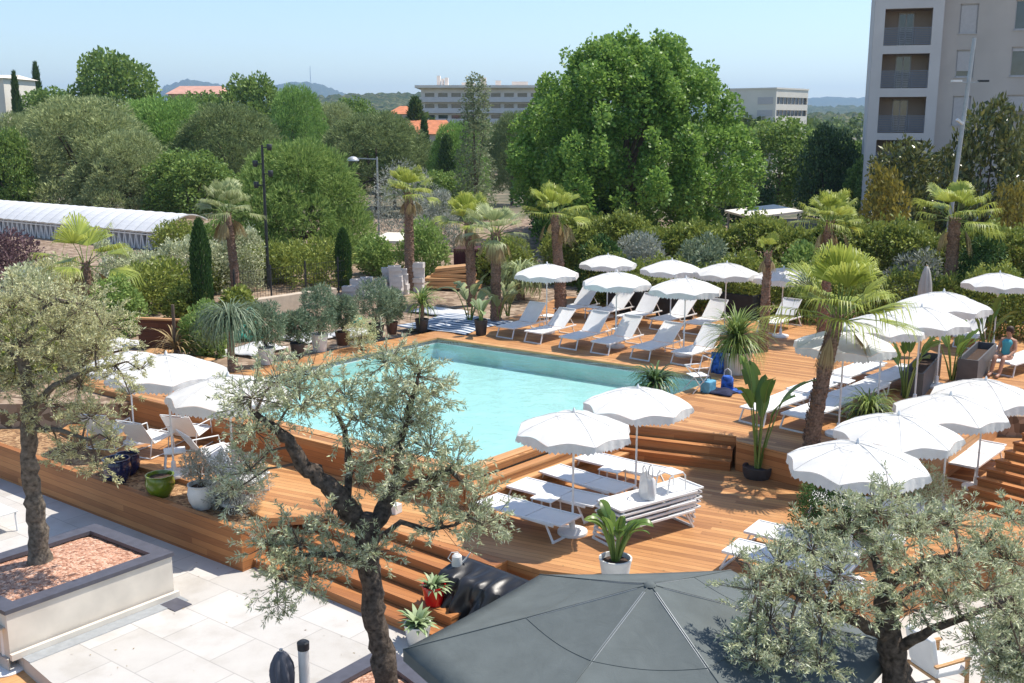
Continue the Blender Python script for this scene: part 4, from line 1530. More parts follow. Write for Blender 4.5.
link('foliage', strap_mesh(g0, 520, 1.2, 1.75, .026, .35, 1.5, 2.0, LM['oleander'], seg=6), t)
t = thing('dry_agave', 'dry brown spiky plant before the dark plank wall', 'plant', G(176, 356))
Geo().tube([(0, 0, 0), (0, 0, 1.5)], [.06, .045], 8).build('stem', M['bark_far'], t, smooth=60)
link('foliage', strap_mesh(g0, 70, .25, 1.0, .05, .1, 1.3, .8, LM['dead']), t)

# front pots
t = pot('potted_agave', 'red glazed pot with a pale succulent on the steps', 'potted plant', G(434, 604, -1.16), 'taper', .20, .34, M['red_glaze'])
link('foliage', strap_mesh(np.random.default_rng(9), 46, .30, .32, .07, .15, 1.4, .6, LM['agave']), t)
t = pot('potted_agave', 'pale rosette succulent in a white pot at the foot of the steps', 'potted plant', G(418, 643, ZP), 'taper', .22, .34, M['white_pot'])
link('foliage', strap_mesh(np.random.default_rng(10), 60, .32, .34, .09, .15, 1.4, .5, LM['agave']), t)
t = thing('olive_bush', 'dark green round bush behind the lower right olive', 'shrub', G(830, 552, ZL))
bush_in(t, .05, 1.35, 1.25, 9000, .07, .02, LM['cypress'], 51, 18)
t = thing('olive_bush', 'light olive bush right of the lower right parasols', 'shrub', G(915, 512, ZL))
bush_in(t, .05, 1.2, .9, 5000, .07, .018, LM['olive'], 52, 14)

# grey trough planters on the right deck
for (p0, p1, w, h, lab) in [((911, 397), (934, 371), .5, .62, 'dark grey trough planter nearer the parasol row'), ((966, 383), (988, 361), .5, .62, 'dark grey trough planter farther back by the right deck')]:
    a, b = G(*p0), G(*p1)
    d = b - a
    L_ = min(2.6, max(1.8, d.length))
    t = thing('trough_planter', lab, 'planter', a + d.normalized() * L_ / 2, math.atan2(d.y, d.x), 'grey trough planters')
    x, y = L_ / 2, w / 2
    o = Geo().prism([(-x, -y), (x, -y), (x, y), (-x, y)], 0, h, [[(-x + .04, -y + .04), (x - .04, -y + .04), (x - .04, y - .04), (-x + .04, y - .04)]]).build('box', M['grey_box'], t, fix=True)
    Geo().bbox(-x + .045, -y + .045, .05, x - .045, y - .045, h * .7).build('soil', M['soil'], t)
for (p0, p1, lab) in [((578, 318), (612, 322), 'black planter box behind the left back row loungers'), ((690, 322), (728, 328), 'black planter box behind the right back row loungers'), ((625, 324), (662, 326), 'black planter box behind the middle back row loungers')]:
    a, b = G(*p0), G(*p1)
    a += V * 1.9; b += V * 1.9
    d = b - a
    t = thing('box_planter', lab, 'planter', (a + b) / 2, math.atan2(d.y, d.x), 'black planter boxes along the hedge')
    L_ = d.length
    bevel(Geo().bbox(-L_ / 2, -.3, 0, L_ / 2, .3, .85).build('box', M['black_box'], t), .015)
    bush = np.random.default_rng(int(p0[0]))
    P = np.stack([bush.uniform(-L_ / 2, L_ / 2, 1500), bush.uniform(-.3, .3, 1500), .85 + bush.random(1500) ** 1.5 * .5], 1)
    add_leaves(t, P, rand_dirs(1500, bush, 0), .12, .04, LM['hedge'], bush)

# =================================================================== BIG GREY PARASOL AND FOREGROUND
pk = G(650, 584, 1.55)
gp = thing('large_parasol', 'big grey square canvas parasol filling the bottom of the picture', 'parasol', (pk.x, pk.y, ZP))
zk, zr = 1.55 - ZP, 0.78 - ZP
cor = []
for px, py in ((402, 650), (547, 574)):
    c_ = G(px, py, 0.78)
    cor.append(Vector((c_.x - pk.x, c_.y - pk.y, 0)))
HEX = [(-179, 2.77), (-239, 2.28), (-303, 2.5), (-359, 2.85), (-428, 2.45), (-486, 2.45)]
HV = [Vector((math.cos(R(a_)), math.sin(R(a_)), 0)) * r_ for a_, r_ in HEX]
NS, NR = 10, 8
KK = 6
vs, fs = [(0, 0, zk)], []
for i in range(1, NR + 1):
    f = i / NR
    for k in range(KK * NS):
        s_, u = k // NS, (k % NS) / NS
        p = HV[s_].lerp(HV[(s_ + 1) % KK], u) * f
        sag = math.sin(PI * u) * .06 * math.sin(PI * min(1, f * .9)) ** 1
        vs.append((p.x, p.y, zk + (zr - zk) * (f ** .96) - sag))
ns_ = KK * NS
for k in range(ns_): fs.append((0, 1 + k, 1 + (k + 1) % ns_))
for i in range(NR - 1):
    for k in range(ns_):
        a, b = 1 + i * ns_ + k, 1 + i * ns_ + (k + 1) % ns_
        fs.append((a, a + ns_, b + ns_, b))
can = Geo().add(vs, fs).build('canopy', M['grey_canvas'], gp, smooth=12)
can.modifiers.new('thick', 'SOLIDIFY').thickness = .006
sm = Geo()
for s_ in range(KK):
    e = HV[s_]
    sm.tube([Vector((e.x * f, e.y * f, zk + (zr - zk) * f ** .96 + .004)) for f in (.02, .25, .5, .75, 1)], .007, 6)
    for ff in (.5,):
        i = int(NR * ff)
        ring = [vs[1 + (i - 1) * ns_ + (s_ * NS + k) % ns_] for k in range(NS + 1)]
        sm.tube([(p[0], p[1], p[2] + .002) for p in ring], .005, 5)
sm.build('seams', M['grey_canvas'], can, smooth=60)
va_ = Geo()
for k in range(ns_):
    p, q = Vector(vs[1 + (NR - 1) * ns_ + k]), Vector(vs[1 + (NR - 1) * ns_ + (k + 1) % ns_])
    va_.add([p, q, q - Vector((0, 0, .14)), p - Vector((0, 0, .14))], [(0, 1, 2, 3)])
va_.build('valance', M['grey_canvas'], can, fix=False)
rb = Geo()
for s_ in range(KK):
    e = HV[s_]
    rb.bar((e.x * .05, e.y * .05, zk - .06), (e.x * .98, e.y * .98, zr - .03), .03, .035)
rb.build('ribs', M['grey_metal'], gp)
Geo().tube([(0, 0, 0.05), (0, 0, zk)], .045, 14).build('pole', M['grey_metal'], gp, smooth=50)
bevel(Geo().box((0, 0, .04), (1.0, 1.0, .08)).build('base', M['dark_metal'], gp), .02)
Geo().lathe([(.07, zk - .015), (.05, zk + .012), (.01, zk + .018)], 12).build('cap', M['grey_canvas'], gp, smooth=50)

def closed_parasol(name, lab, base, h, r, mat, pole):
    t = thing(name, lab, 'parasol', base)
    Geo().tube([(0, 0, 0.02), (0, 0, h + .03)], .025, 10).build('pole', pole, t, smooth=50)
    n_ = 40
    vs, fs = [], []
    pf = [(0.0, .10, .2), (.03, .34, .35), (.12, .6, .5), (.3, .9, .55), (.45, 1.0, .55), (.72, .9, .45), (.74, .72, .3), (.8, .95, .5), (1.0, 1.15, .55)]
    for f, k, fl in pf:
        for i in range(n_):
            a = 2 * PI * i / n_
            rr = r * k * (1 - fl * .5 * (0.5 + .5 * math.cos(8 * a)))
            vs.append((rr * math.cos(a + f * .5), rr * math.sin(a + f * .5), h - f * h * .6))
    for j in range(len(pf) - 1):
        for i in range(n_):
            i2 = (i + 1) % n_
            fs.append((j * n_ + i, j * n_ + i2, (j + 1) * n_ + i2, (j + 1) * n_ + i))
    fs.append(tuple(range(n_)))
    Geo().add(vs, fs).build('canopy', mat, t, smooth=60)
    Geo().lathe([(.26, 0), (.27, .05), (.06, .08), (.04, .25)], 20).build('base', M['grey_metal'], t, smooth=40)
    return t


cpz = DP(281, 651, 13.0)
closed_parasol('closed_parasol', 'charcoal parasol folded shut at the bottom of the picture', (cpz.x, 13.0, ZP), cpz.z - ZP, .185, M['char_canvas'], M['grey_metal'])
cpz = DP(927, 266, 29.5)
closed_parasol('closed_parasol', 'folded beige parasol standing before the right palm trunk', (cpz.x, 29.5, -.15), cpz.z + .15, .2, fabric('beige_canvas', (0.5, 0.47, 0.43), .1), M['wood_pole'])
pp = DP(303, 641, 13.1)
t = thing('steel_post', 'pale grey metal post with a dark cap beside the folded charcoal parasol', 'post', (pp.x, 13.1, ZP))
Geo().tube([(0, 0, 0), (0, 0, pp.z - ZP - .1)], .075, 18).build('shaft', M['white_pot'], t, smooth=50)
Geo().lathe([(.082, pp.z - ZP - .12), (.085, pp.z - ZP - .02), (.06, pp.z - ZP)], 18).build('cap', M['dark_metal'], t, smooth=40)
Geo().lathe([(.15, 0), (.15, .015), (.08, .02)], 18).build('foot', M['grey_metal'], t, smooth=40)
# black tarpaulin at the deck front: draped over crates
ta, tb_ = G(468, 562, -.68), G(536, 588, -.68)
tl = (tb_ - ta)
vs, fs = [], []
nu, nv = 90, 30
gt = np.random.default_rng(4)
ph = gt.uniform(0, 6, 8)
outd = Vector((tl.y, -tl.x, 0)).normalized()
if outd.y > 0: outd = -outd
for i in range(nu + 1):
    for j in range(nv + 1):
        u, v = i / nu, j / nv
        fold = .085 * math.sin(21 * u + ph[0] + 3 * v) + .06 * math.sin(37 * u + ph[1] - 2 * v) + .05 * math.sin(11 * u + 9 * v) + .03 * math.sin(57 * u + 14 * v)
        if v < .35:
            o_, z = v / .35 * .55, -.60 - .12 * v / .35 + fold * .5 * v / .35
        else:
            w_ = (v - .35) / .65
            o_, z = .55 + .35 * w_ + fold * (.4 + w_), -.72 - .74 * w_
        p = ta + tl * (u * 1.12 - .08) + outd * o_
        vs.append((p.x, p.y, max(z, ZP + .01)))
for i in range(nu):
    for j in range(nv):
        a = i * (nv + 1) + j
        fs.append((a, a + nv + 1, a + nv + 2, a + 1))
o = Geo().add(vs, fs).build('tarpaulin', M['tarp'], smooth=60)
o.modifiers.new('thick', 'SOLIDIFY').thickness = .004
tag(o, 'black crumpled tarpaulin draped down beside the steps', 'tarpaulin')
# white watering can behind the red pot
wp = G(463, 579, -.9)
t = thing('watering_can', 'pale grey watering can behind the red pot', 'watering can', G(457, 566, -.66))
t.scale = (.75, .75, .75)
Geo().lathe([(.11, 0), (.12, .02), (.11, .24), (.07, .28)], 18).build('body', M['white_pot'], t, smooth=40)
Geo().tube([(.1, 0, .06), (.22, 0, .2), (.3, 0, .32)], [.025, .018, .014], 8).build('spout', M['white_pot'], t, smooth=50)
Geo().tube([(-.1, 0, .08), (-.2, 0, .18), (-.12, 0, .32), (.02, 0, .33), (.06, 0, .26)], .011, 6).build('handle', M['white_pot'], t, smooth=50)

# white pedestal table at lower left, lounge corner at far left
t = thing('pedestal_table', 'white round table foot cut by the lower left corner', 'table', G(3, 668, -1.73))
Geo().lathe([(.30, 0), (.30, .015), (.28, .03), (.05, .045), (.04, .12), (.04, .68), (.06, .70)], 28).build('foot', M['white_metal'], t, smooth=40)
bevel(Geo().box((-.22, 0, .72), (.62, .62, .03), R(-37)).build('tabletop', M['beige_wall'], t), .008)
t.location.x += .05
t = thing('patio_table', 'low white patio table on the shaded paving left of the olive trunk', 'table', G(-6, 530, ZP), R(-37))
bevel(Geo().box((0, 0, .42), (.9, .6, .03)).build('tabletop', M['white_metal'], t), .008)
for sx in (-1, 1):
    for sy in (-1, 1):
        Geo().bar((sx * .4, sy * .26, .405), (sx * .42, sy * .27, 0), .03).build('leg', M['white_metal'], t)

# wooden armchairs bottom right
def armchair_fn():
    t = thing('wooden_armchair', '', 'armchair')
    w = .3
    fr_ = Geo()
    for s in (-1, 1):
        l_ = Geo()
        l_.bar((-.28, s * w, 0), (-.25, s * w, .62), .045); l_.build('leg', M['timber'], t)
        l_ = Geo()
        l_.bar((.32, s * w, 0), (.25, s * w, .40), .045); l_.build('leg', M['timber'], t)
        a_ = Geo().bar((-.30, s * w, .64), (.32, s * w, .60), .06, .03); a_.build('armrest', M['timber'], t)
    Geo().bar((-.25, -w, .36), (-.25, w, .36), .04).bar((.25, -w, .38), (.25, w, .38), .04).build('seat_frame', M['timber'], t)
    bevel(Geo().box((0, 0, .44), (.52, .54, .10)).build('seat_cushion', M['sling'], t), .03, 3)
    m_ = Matrix.Rotation(R(-16), 3, 'Y')
    bevel(Geo().box((.30, 0, .74), (.10, .54, .56), M=Matrix.Rotation(R(14), 3, 'Y')).build('back_cushion', M['sling'], t), .03, 3)
    return t
armchair = Maker(armchair_fn)
armchair('wooden armchair with pale cushions under the lower right olive', G(935, 692, ZP), R(200), None, 'wooden armchairs')
armchair('wooden armchair at the bottom right corner beside the dark shade', G(1003, 700, ZP), R(150), None, 'wooden armchairs')

# =================================================================== OLIVE TREES
def olive(lab, Y0, trunk, limbs_, blobs, mat, seed, ntw, zoff=0.0, rscale=1.0, leafL=.072, per=34, bark='bark', base_z=None, drop=0.25):
    g = np.random.default_rng(seed)
    s = Y0 / math.cos(0) / FPX
    base = DP(trunk[0][0], trunk[0][1], Y0)
    bz = base.z if base_z is None else base_z
    t = thing('olive_tree', lab, 'olive tree', (base.x, base.y, bz))
    org = Vector((base.x, base.y, bz))
    def W3(px, py, dy=0.0):
        return DP(px, py, Y0 + dy) - org
    tg = Geo()
    pts = [W3(x, y) for x, y, r in trunk]
    rads = [r * s * .74 for x, y, r in trunk]
    pts[0].z = -.15
    # finer trunk with knots
    fine, fr_ = [], []
    for i in range(len(pts) - 1):
        for k in range(6):
            f = k / 6
            fine.append(pts[i].lerp(pts[i + 1], f) + Vector((g.uniform(-1, 1), g.uniform(-1, 1), 0)) * rads[i] * .12)
            fr_.append((rads[i] * (1 - f) + rads[i + 1] * f) * g.uniform(.9, 1.12))
    fine.append(pts[-1]); fr_.append(rads[-1])
    tg.tube(fine, fr_, 14, jit=.09)
    ends = [Vector(pts[-1])]
    for lm in limbs_:
        lp = [W3(x, y, dy) for x, y, r, dy in lm]
        lr = [r * s * .78 for x, y, r, dy in lm]
        f2, r2 = [], []
        for i in range(len(lp) - 1):
            for k in range(4):
                f = k / 4
                f2.append(lp[i].lerp(lp[i + 1], f) + Vector((g.uniform(-1, 1), g.uniform(-1, 1), g.uniform(-1, 1))) * lr[i] * .18)
                r2.append((lr[i] * (1 - f) + lr[i + 1] * f) * g.uniform(.9, 1.12))
        f2.append(lp[-1]); r2.append(lr[-1])
        tg.tube(f2, r2, 10, jit=.1)
        ends += f2[2:]
    tg.build('trunk', M[bark], t, smooth=70)
    # twigs grow out of each blob, leaves sit along the twigs
    B = []
    for bx_, by_, br, dy in blobs:
        c = W3(bx_, by_, dy)
        B.append((c, br * s * 1.0))
    tot = sum(r ** 2 for c, r in B)
    tw = Geo()
    PP, DD = [], []
    for c, r in B:
        m_ = max(4, int(ntw * r * r / tot))
        near = min(ends, key=lambda e: (e - c).length)
        mid = near.lerp(c, .5) + Vector((0, 0, .1))
        tw.tube([near, mid, c], [.02 * rscale, .014 * rscale, .008 * rscale], 5)
        for k in range(m_):
            d = Vector(rand_dirs(1, g, -.65)[0])
            st = c + d * r * (g.uniform(.1, 1.0) if k % 7 else g.uniform(.8, 1.35))
            ln = r * g.uniform(.4, .95)
            d2 = (d + Vector((g.uniform(-.5, .5), g.uniform(-.5, .5), g.uniform(-.1, .5)))).normalized()
            p1 = st + d2 * ln * .5
            d3 = (d2 - Vector((0, 0, drop + g.uniform(0, .5)))).normalized()
            p2 = p1 + d3 * ln * .5
            tw.tube([c.lerp(st, .2), st, p1, p2], [.005, .004, .003, .0015], 3, cap=False)
            nl = max(8, int(per * g.uniform(.6, 1.3)))
            f = g.random(nl)
            q = np.where(f[:, None] < .5, np.array(st) + (np.array(p1) - np.array(st)) * (f[:, None] * 2), np.array(p1) + (np.array(p2) - np.array(p1)) * (f[:, None] * 2 - 1))
            PP.append(q + g.normal(0, .012, (nl, 3)))
            ax = np.array(d2 if True else d3)
            DD.append(unit(ax * .8 + rand_dirs(nl, g) * .8))
    tw.build('twigs', M['bark_far'], t, smooth=60)
    P, D = np.concatenate(PP), np.concatenate(DD)
    sz = g.uniform(.65, 1.2, len(P))
    link('crown', quads_mesh('crown', leaf_quads(P, D, leafL * sz, leafL * .23 * sz, g), mat), t)
    return t


YC = G(388, 700, -1.0).y
olive('gnarled olive tree with a bent left limb in front of the pool', YC,
      [(388, 702, 19), (384, 660, 17), (374, 615, 16), (370, 575, 15), (366, 540, 15), (370, 515, 15)],
      [[(366, 530, 14, 0), (352, 515, 14, 0), (338, 495, 14, -.1), (318, 478, 12, -.1), (300, 462, 10, -.15), (290, 440, 8, -.2), (270, 424, 5, -.2), (250, 410, 3, -.2)],
       [(372, 530, 13, 0), (385, 505, 11, .15), (398, 478, 8, .2), (400, 440, 6, .3), (412, 400, 4, .3), (420, 370, 2, .3)],
       [(345, 505, 6, 0), (350, 470, 5, .3), (345, 430, 4, .4), (330, 400, 2, .4)],
       [(390, 500, 5, .1), (420, 480, 4, -.1), (450, 470, 3, -.2), (470, 490, 2, -.2)],
       [(372, 545, 5, 0), (400, 522, 4, -.3), (430, 530, 3, -.3), (455, 525, 2, -.3)],
       [(366, 560, 5, 0), (335, 555, 4, -.3), (300, 555, 3, -.3), (275, 575, 2, -.3)]],
      [(252, 398, 30, -.2), (278, 382, 30, .1), (310, 375, 26, .2), (300, 405, 26, -.2), (255, 432, 28, -.2), (345, 395, 26, .4), (390, 362, 26, .3), (415, 375, 26, .1), (430, 395, 22, .2), (398, 395, 30, .5), (360, 420, 32, .3), (405, 425, 34, .2), (385, 455, 32, -.2), (430, 450, 30, .2), (455, 470, 26, -.2), (430, 485, 28, -.2), (470, 515, 30, -.2), (485, 525, 22, -.3), (440, 525, 26, -.3), (250, 470, 24, -.2), (235, 490, 20, -.3), (268, 545, 30, -.3), (300, 545, 28, -.2), (285, 580, 26, -.4), (310, 580, 24, -.4), (278, 605, 18, -.4), (340, 560, 26, -.3), (375, 552, 22, -.5), (330, 520, 18, -.3), (395, 490, 18, -.4), (360, 480, 20, .3)],
      LM['olive'], 61, 1250, bark='bark_dark', base_z=-1.05)
YL = G(40, 562, ZR - .03).y
olive('olive tree growing from the red gravel planter at left', YL,
      [(40, 562, 17), (38, 530, 13), (33, 495, 12), (28, 455, 11), (30, 415, 10), (26, 375, 8), (20, 345, 7)],
      [[(24, 365, 6, 0), (10, 350, 5, .2), (-10, 335, 3, .3)], [(22, 352, 6, 0), (35, 320, 5, .2), (55, 300, 3, .3), (85, 305, 2, .2)], [(28, 410, 5, 0), (55, 385, 4, -.3), (90, 370, 3, -.3), (115, 365, 2, -.3)], [(30, 430, 4, 0), (60, 430, 3, -.4), (90, 440, 2, -.5)]],
      [(12, 310, 28, 0.2), (45, 300, 26, 0.3), (80, 310, 26, 0.1), (105, 328, 24, 0), (60, 335, 30, -0.2), (20, 345, 28, -0.2), (95, 350, 28, -0.2), (55, 362, 28, 0.3), (15, 375, 24, 0.2), (80, 385, 28, -0.2), (115, 372, 20, -0.3), (50, 405, 24, -0.2), (90, 418, 26, -0.3), (80, 450, 22, -0.4), (98, 470, 16, -0.4), (110, 440, 16, -0.4), (20, 420, 14, -0.2), (130, 395, 14, -0.3), (140, 370, 12, -0.3), (-12, 320, 26, 0), (-15, 370, 24, 0), (60, 455, 14, -0.3)],
      LM['olive_light'], 62, 900, base_z=ZR - .03)
YR = 10.5
olive('spreading olive tree at the lower right over the grey parasol', YR,
      [(908, 722, 24), (900, 690, 21), (894, 660, 19), (888, 625, 17), (884, 598, 14), (886, 575, 9)],
      [[(890, 640, 10, 0), (860, 622, 8, -.2), (825, 605, 6, -.3), (790, 590, 4, -.3), (760, 585, 2, -.3)], [(886, 590, 9, 0), (905, 572, 7, .1), (930, 560, 5, .1), (960, 553, 3, .1)], [(886, 585, 8, 0), (875, 560, 5, .4), (860, 535, 3, .6)], [(894, 650, 9, 0), (930, 630, 6, -.3), (970, 615, 4, -.4), (1005, 600, 3, -.4)], [(890, 600, 6, 0), (930, 580, 4, .6), (985, 540, 3, .8)]],
      [(752, 590, 24, -.2), (778, 565, 26, 0), (770, 620, 28, -.4), (800, 590, 28, -.2), (812, 550, 28, .2), (845, 530, 28, .3), (840, 575, 28, -.2), (875, 512, 28, .5), (885, 550, 28, .1), (915, 530, 28, .4), (920, 575, 28, -.2), (950, 525, 28, .5), (955, 565, 28, -.2), (985, 545, 28, .4), (1010, 560, 28, .2), (985, 590, 28, -.3), (1015, 610, 28, -.2), (950, 605, 26, -.5), (910, 610, 20, -.5), (860, 610, 22, -.5), (820, 625, 26, -.5), (785, 655, 26, -.6), (755, 660, 22, -.6), (820, 665, 22, -.7), (975, 640, 20, -.6), (1020, 650, 22, -.4), (735, 560, 14, 0), (1012, 520, 20, .6), (745, 640, 18, -.5), (890, 495, 18, .6)],
      LM['olive'], 63, 1150, leafL=.062, bark='bark_dark', base_z=-1.35)
olive('dark shaded olive at the bottom right corner', YR + 1.2,
      [(1030, 720, 16), (1028, 690, 13), (1020, 650, 10), (1010, 610, 6)],
      [[(1020, 640, 6, 0), (1000, 640, 4, -.2), (985, 655, 2, -.3)]],
      [(1000, 650, 24, 0), (1020, 630, 26, 0), (1030, 600, 26, .2), (1000, 670, 20, -.2), (1040, 660, 30, 0), (1015, 675, 22, -.2)],
      LM['olive'], 64, 500, base_z=-1.35)
# =================================================================== PALMS
def palm(lab, base, h, r, nf, fL, seed, mat='palm', skirt=12, lean=(0, 0), up=(.1, 1.5), blades=27, dead_frac=.1, slim=False):
    """fan palm: rough trunk, fan fronds on stalks, hanging dry fronds"""
    g = np.random.default_rng(seed)
    t = thing('fan_palm', lab, 'palm tree', base)
    tg = Geo()
    n_ = 26
    pts, rad = [], []
    for i in range(n_ + 1):
        f = i / n_
        pts.append((lean[0] * f ** 1.5, lean[1] * f ** 1.5, -.1 + (h + .1) * f))
        rad.append(r * .68 * (1.25 - .35 * f) * (1.05 if i % 2 else .95))
    tg.tube(pts, rad, 12, jit=.07)
    # broken leaf bases as small wedges
    for i in range(int(h * 70)):
        f = g.random()
        a = g.uniform(0, 2 * PI)
        c = Vector((lean[0] * f ** 1.5, lean[1] * f ** 1.5, h * f))
        rr = r * .68 * (1.25 - .35 * f)
        e = Vector((math.cos(a), math.sin(a), 0))
        p = c + e * rr * .92
        tg.bar(p, p + e * .022 * (r / .15) + Vector((0, 0, .08)), .05 * (r / .15), .018)
    tg.build('trunk', M['palmbark'], t, smooth=50)
    top = np.array([lean[0], lean[1], h])
    Vs, Fs, dV, dF = [], [], [], []
    st = Geo()
    def fan(p1, axis, side, nrm, L, VV, FF, dry):
        na = blades
        a0 = g.uniform(.85, 1.25) if not dry else g.uniform(.4, .7)
        for k in range(na):
            a = -a0 + 2 * a0 * k / (na - 1)
            d = axis * math.cos(a) + side * math.sin(a)
            ll = L * (1 - .25 * abs(a) / 1.5) * g.uniform(.88, 1.06)
            w = L * .052 * (1 if not dry else .6)
            s2 = unit(np.cross(d, nrm))
            base_i = sum(len(x) for x in VV)
            fold = nrm * w * (.5 if k % 2 else -.5)
            dr = np.array([0, 0, -1.0])
            c0 = p1
            c1 = p1 + d * ll * .55 + fold * .4
            c2 = p1 + d * ll * .82 + dr * ll * (.05 if not dry else .3)
            c3 = p1 + d * ll * .98 + dr * ll * (.18 + .35 * g.random())
            vv = np.array([c0 - s2 * w * .1, c0 + s2 * w * .1, c1 + s2 * w * .5, c1 - s2 * w * .5, c2 + s2 * w * .28, c2 - s2 * w * .28, c3 + s2 * w * .03, c3 - s2 * w * .03])
            VV.append(vv)
            FF.append(np.array([[0, 1, 2, 3], [3, 2, 4, 5], [5, 4, 6, 7]]) + base_i)
    nf = int(nf * 1.35)
    for i in range(nf):
        a = i * 2.39996 + g.uniform(-.3, .3)
        f = (i + .5) / nf
        el = up[0] + (up[1] - up[0]) * f ** .85 + g.uniform(-.12, .12)
        hd = np.array([math.cos(a), math.sin(a), 0])
        d = hd * math.cos(el) + np.array([0, 0, 1]) * math.sin(el)
        pl = fL * g.uniform(.55, .85)
        p0 = top + hd * r * .5 + np.array([0, 0, -.15 * (1 - f)])
        p1 = p0 + d * pl - np.array([0, 0, .12 * pl * math.cos(el)])
        st.tube([tuple(p0), tuple((p0 + p1) / 2 + np.array([0, 0, .05])), tuple(p1)], [.018, .013, .01], 5)
        ax = unit(d - np.array([0, 0, .25]))
        sd_ = unit(np.array([-math.sin(a), math.cos(a), 0]) + g.normal(0, .12, 3))
        nr = unit(np.cross(ax, sd_))
        fan(p1, ax, sd_, nr, fL * g.uniform(.75, 1.1), Vs, Fs, False)
    for i in range(skirt):
        a = g.uniform(0, 2 * PI)
        hd = np.array([math.cos(a), math.sin(a), 0])
        el = g.uniform(-1.45, -.75)
        d = hd * math.cos(el) + np.array([0, 0, 1]) * math.sin(el)
        p1 = top + hd * r * .8 + d * fL * .35 + np.array([0, 0, -.1])
        st.tube([tuple(top + hd * r * .5 - np.array([0, 0, .1])), tuple(p1)], [.015, .01], 5)
        sd_ = np.array([-math.sin(a), math.cos(a), 0])
        fan(p1, d, sd_, unit(np.cross(d, sd_)), fL * g.uniform(.5, .85), dV, dF, True)
    link('crown', np_mesh('crown', np.concatenate(Vs), np.concatenate(Fs), LM[mat]), t)
    if dV: link('dry_fronds', np_mesh('dry_fronds', np.concatenate(dV), np.concatenate(dF), LM['dead']), t)
    st.build('frond_stalks', LM['yucca'], t, smooth=60)
    return t


def palm_px(lab, pb, zb, ytop, r_px, nf, f_px, seed, **kw):
    b = G(pb[0], pb[1], zb)
    s = b.y / FPX * 1.02
    topz = DP(pb[0], ytop, b.y).z
    lx = kw.pop('lx', 0) * s
    return palm(lab, b, topz - zb, r_px * s, nf, f_px * s * .86, seed, lean=(lx, 0), **kw)


palm_px('fan palm with hanging dry fronds beside the tall dark cypress', (237, 302), -.15, 212, 5.5, 16, 26, 71, mat='palm_bluish', skirt=9, lx=-5)
palm_px('short fan palm with big yellowish fans behind the left olive', (91, 330), -.15, 262, 6, 8, 44, 72, skirt=5, up=(-.1, 1.3))
palm_px('slim fan palm standing before the block pile', (410, 292), -.15, 193, 6, 14, 22, 73, skirt=5)
palm_px('fan palm at the left end of the pool corner cluster', (472, 306), -.15, 222, 6, 14, 26, 74, skirt=4, lx=-3)
palm_px('fan palm with drooping fronds in the middle of the corner cluster', (496, 326), -.15, 232, 6.5, 14, 26, 75, mat='palm_bluish', skirt=9, up=(-.2, 1.4))
palm_px('fan palm behind the leftmost far parasol', (561, 322), -.15, 214, 7, 14, 27, 76, skirt=6, lx=-7)
palm_px('slim palm with a few upright young fans right of the yucca', (763, 352), -.02, 252, 6, 4, 16, 77, skirt=2, up=(1.0, 1.5))
palm_px('fan palm standing behind the leaning palm, lime green head', (822, 340), -.05, 222, 7, 16, 28, 78, skirt=8)
palm_px('big leaning palm with a thick trunk at the deck edge', (811, 447), 0.0, 314, 10.0, 18, 58, 79, skirt=4, lx=20, up=(.05, 1.5))
palm_px('thick fan palm before the apartment block on the right', (946, 326), -.15, 218, 8, 13, 33, 80, mat='palm', skirt=5, up=(0, 1.25))
# low palm rosette behind the palm cluster
t = thing('young_palm', 'low young palm with lax fronds behind the corner cluster', 'palm tree', G(520, 300, -.15))
link('foliage', strap_mesh(np.random.default_rng(81), 260, .8, 1.9, .06, .2, 1.5, 2.0, LM['palm_bluish'], seg=6), t)
Geo().tube([(0, 0, 0), (0, 0, .9)], [.2, .14], 10, jit=.1).build('trunk', M['palmbark'], t, smooth=60)

# cypress columns
def cypress_mk(seed, w, h, n, L, W, mat):
    def fn():
        g = np.random.default_rng(seed)
        t = thing('cypress', '', 'cypress')
        z = g.random(n) ** .9
        rad = w / 2 * np.minimum(1, (1 - z) * 3.2) ** .6 * np.minimum(1, .55 + z * 2.5) * g.uniform(.75, 1.08, n)
        a = g.uniform(0, 2 * PI, n)
        P = np.stack([rad * np.cos(a), rad * np.sin(a), z * h], 1)
        d = np.stack([np.cos(a) * .35, np.sin(a) * .35, np.ones(n)], 1) + g.normal(0, .25, (n, 3))
        link('crown', quads_mesh('crown', leaf_quads(P, d, L * g.uniform(.6, 1.3, n), W, g), mat), t)
        Geo().tube([(0, 0, -.2), (0, 0, h * .9)], [w * .12, .02], 8).build('trunk', M['bark_far'], t, smooth=60)
        return t
    return Maker(fn)


cyp = cypress_mk(91, 1.0, 4.0, 7000, .22, .05, LM['cypress'])
def put_cyp(mk, px, ybase, ytop, wpx, Y, lab, gz, w0=1.0, h0=4.0):
    b = DP(px, ybase, Y)
    tz = DP(px, ytop, Y).z
    w = wpx * Y / FPX * 1.02
    return mk(lab, (b.x, Y, gz), 0, (w / w0, w / w0, (tz - gz) / h0), 'cypresses')


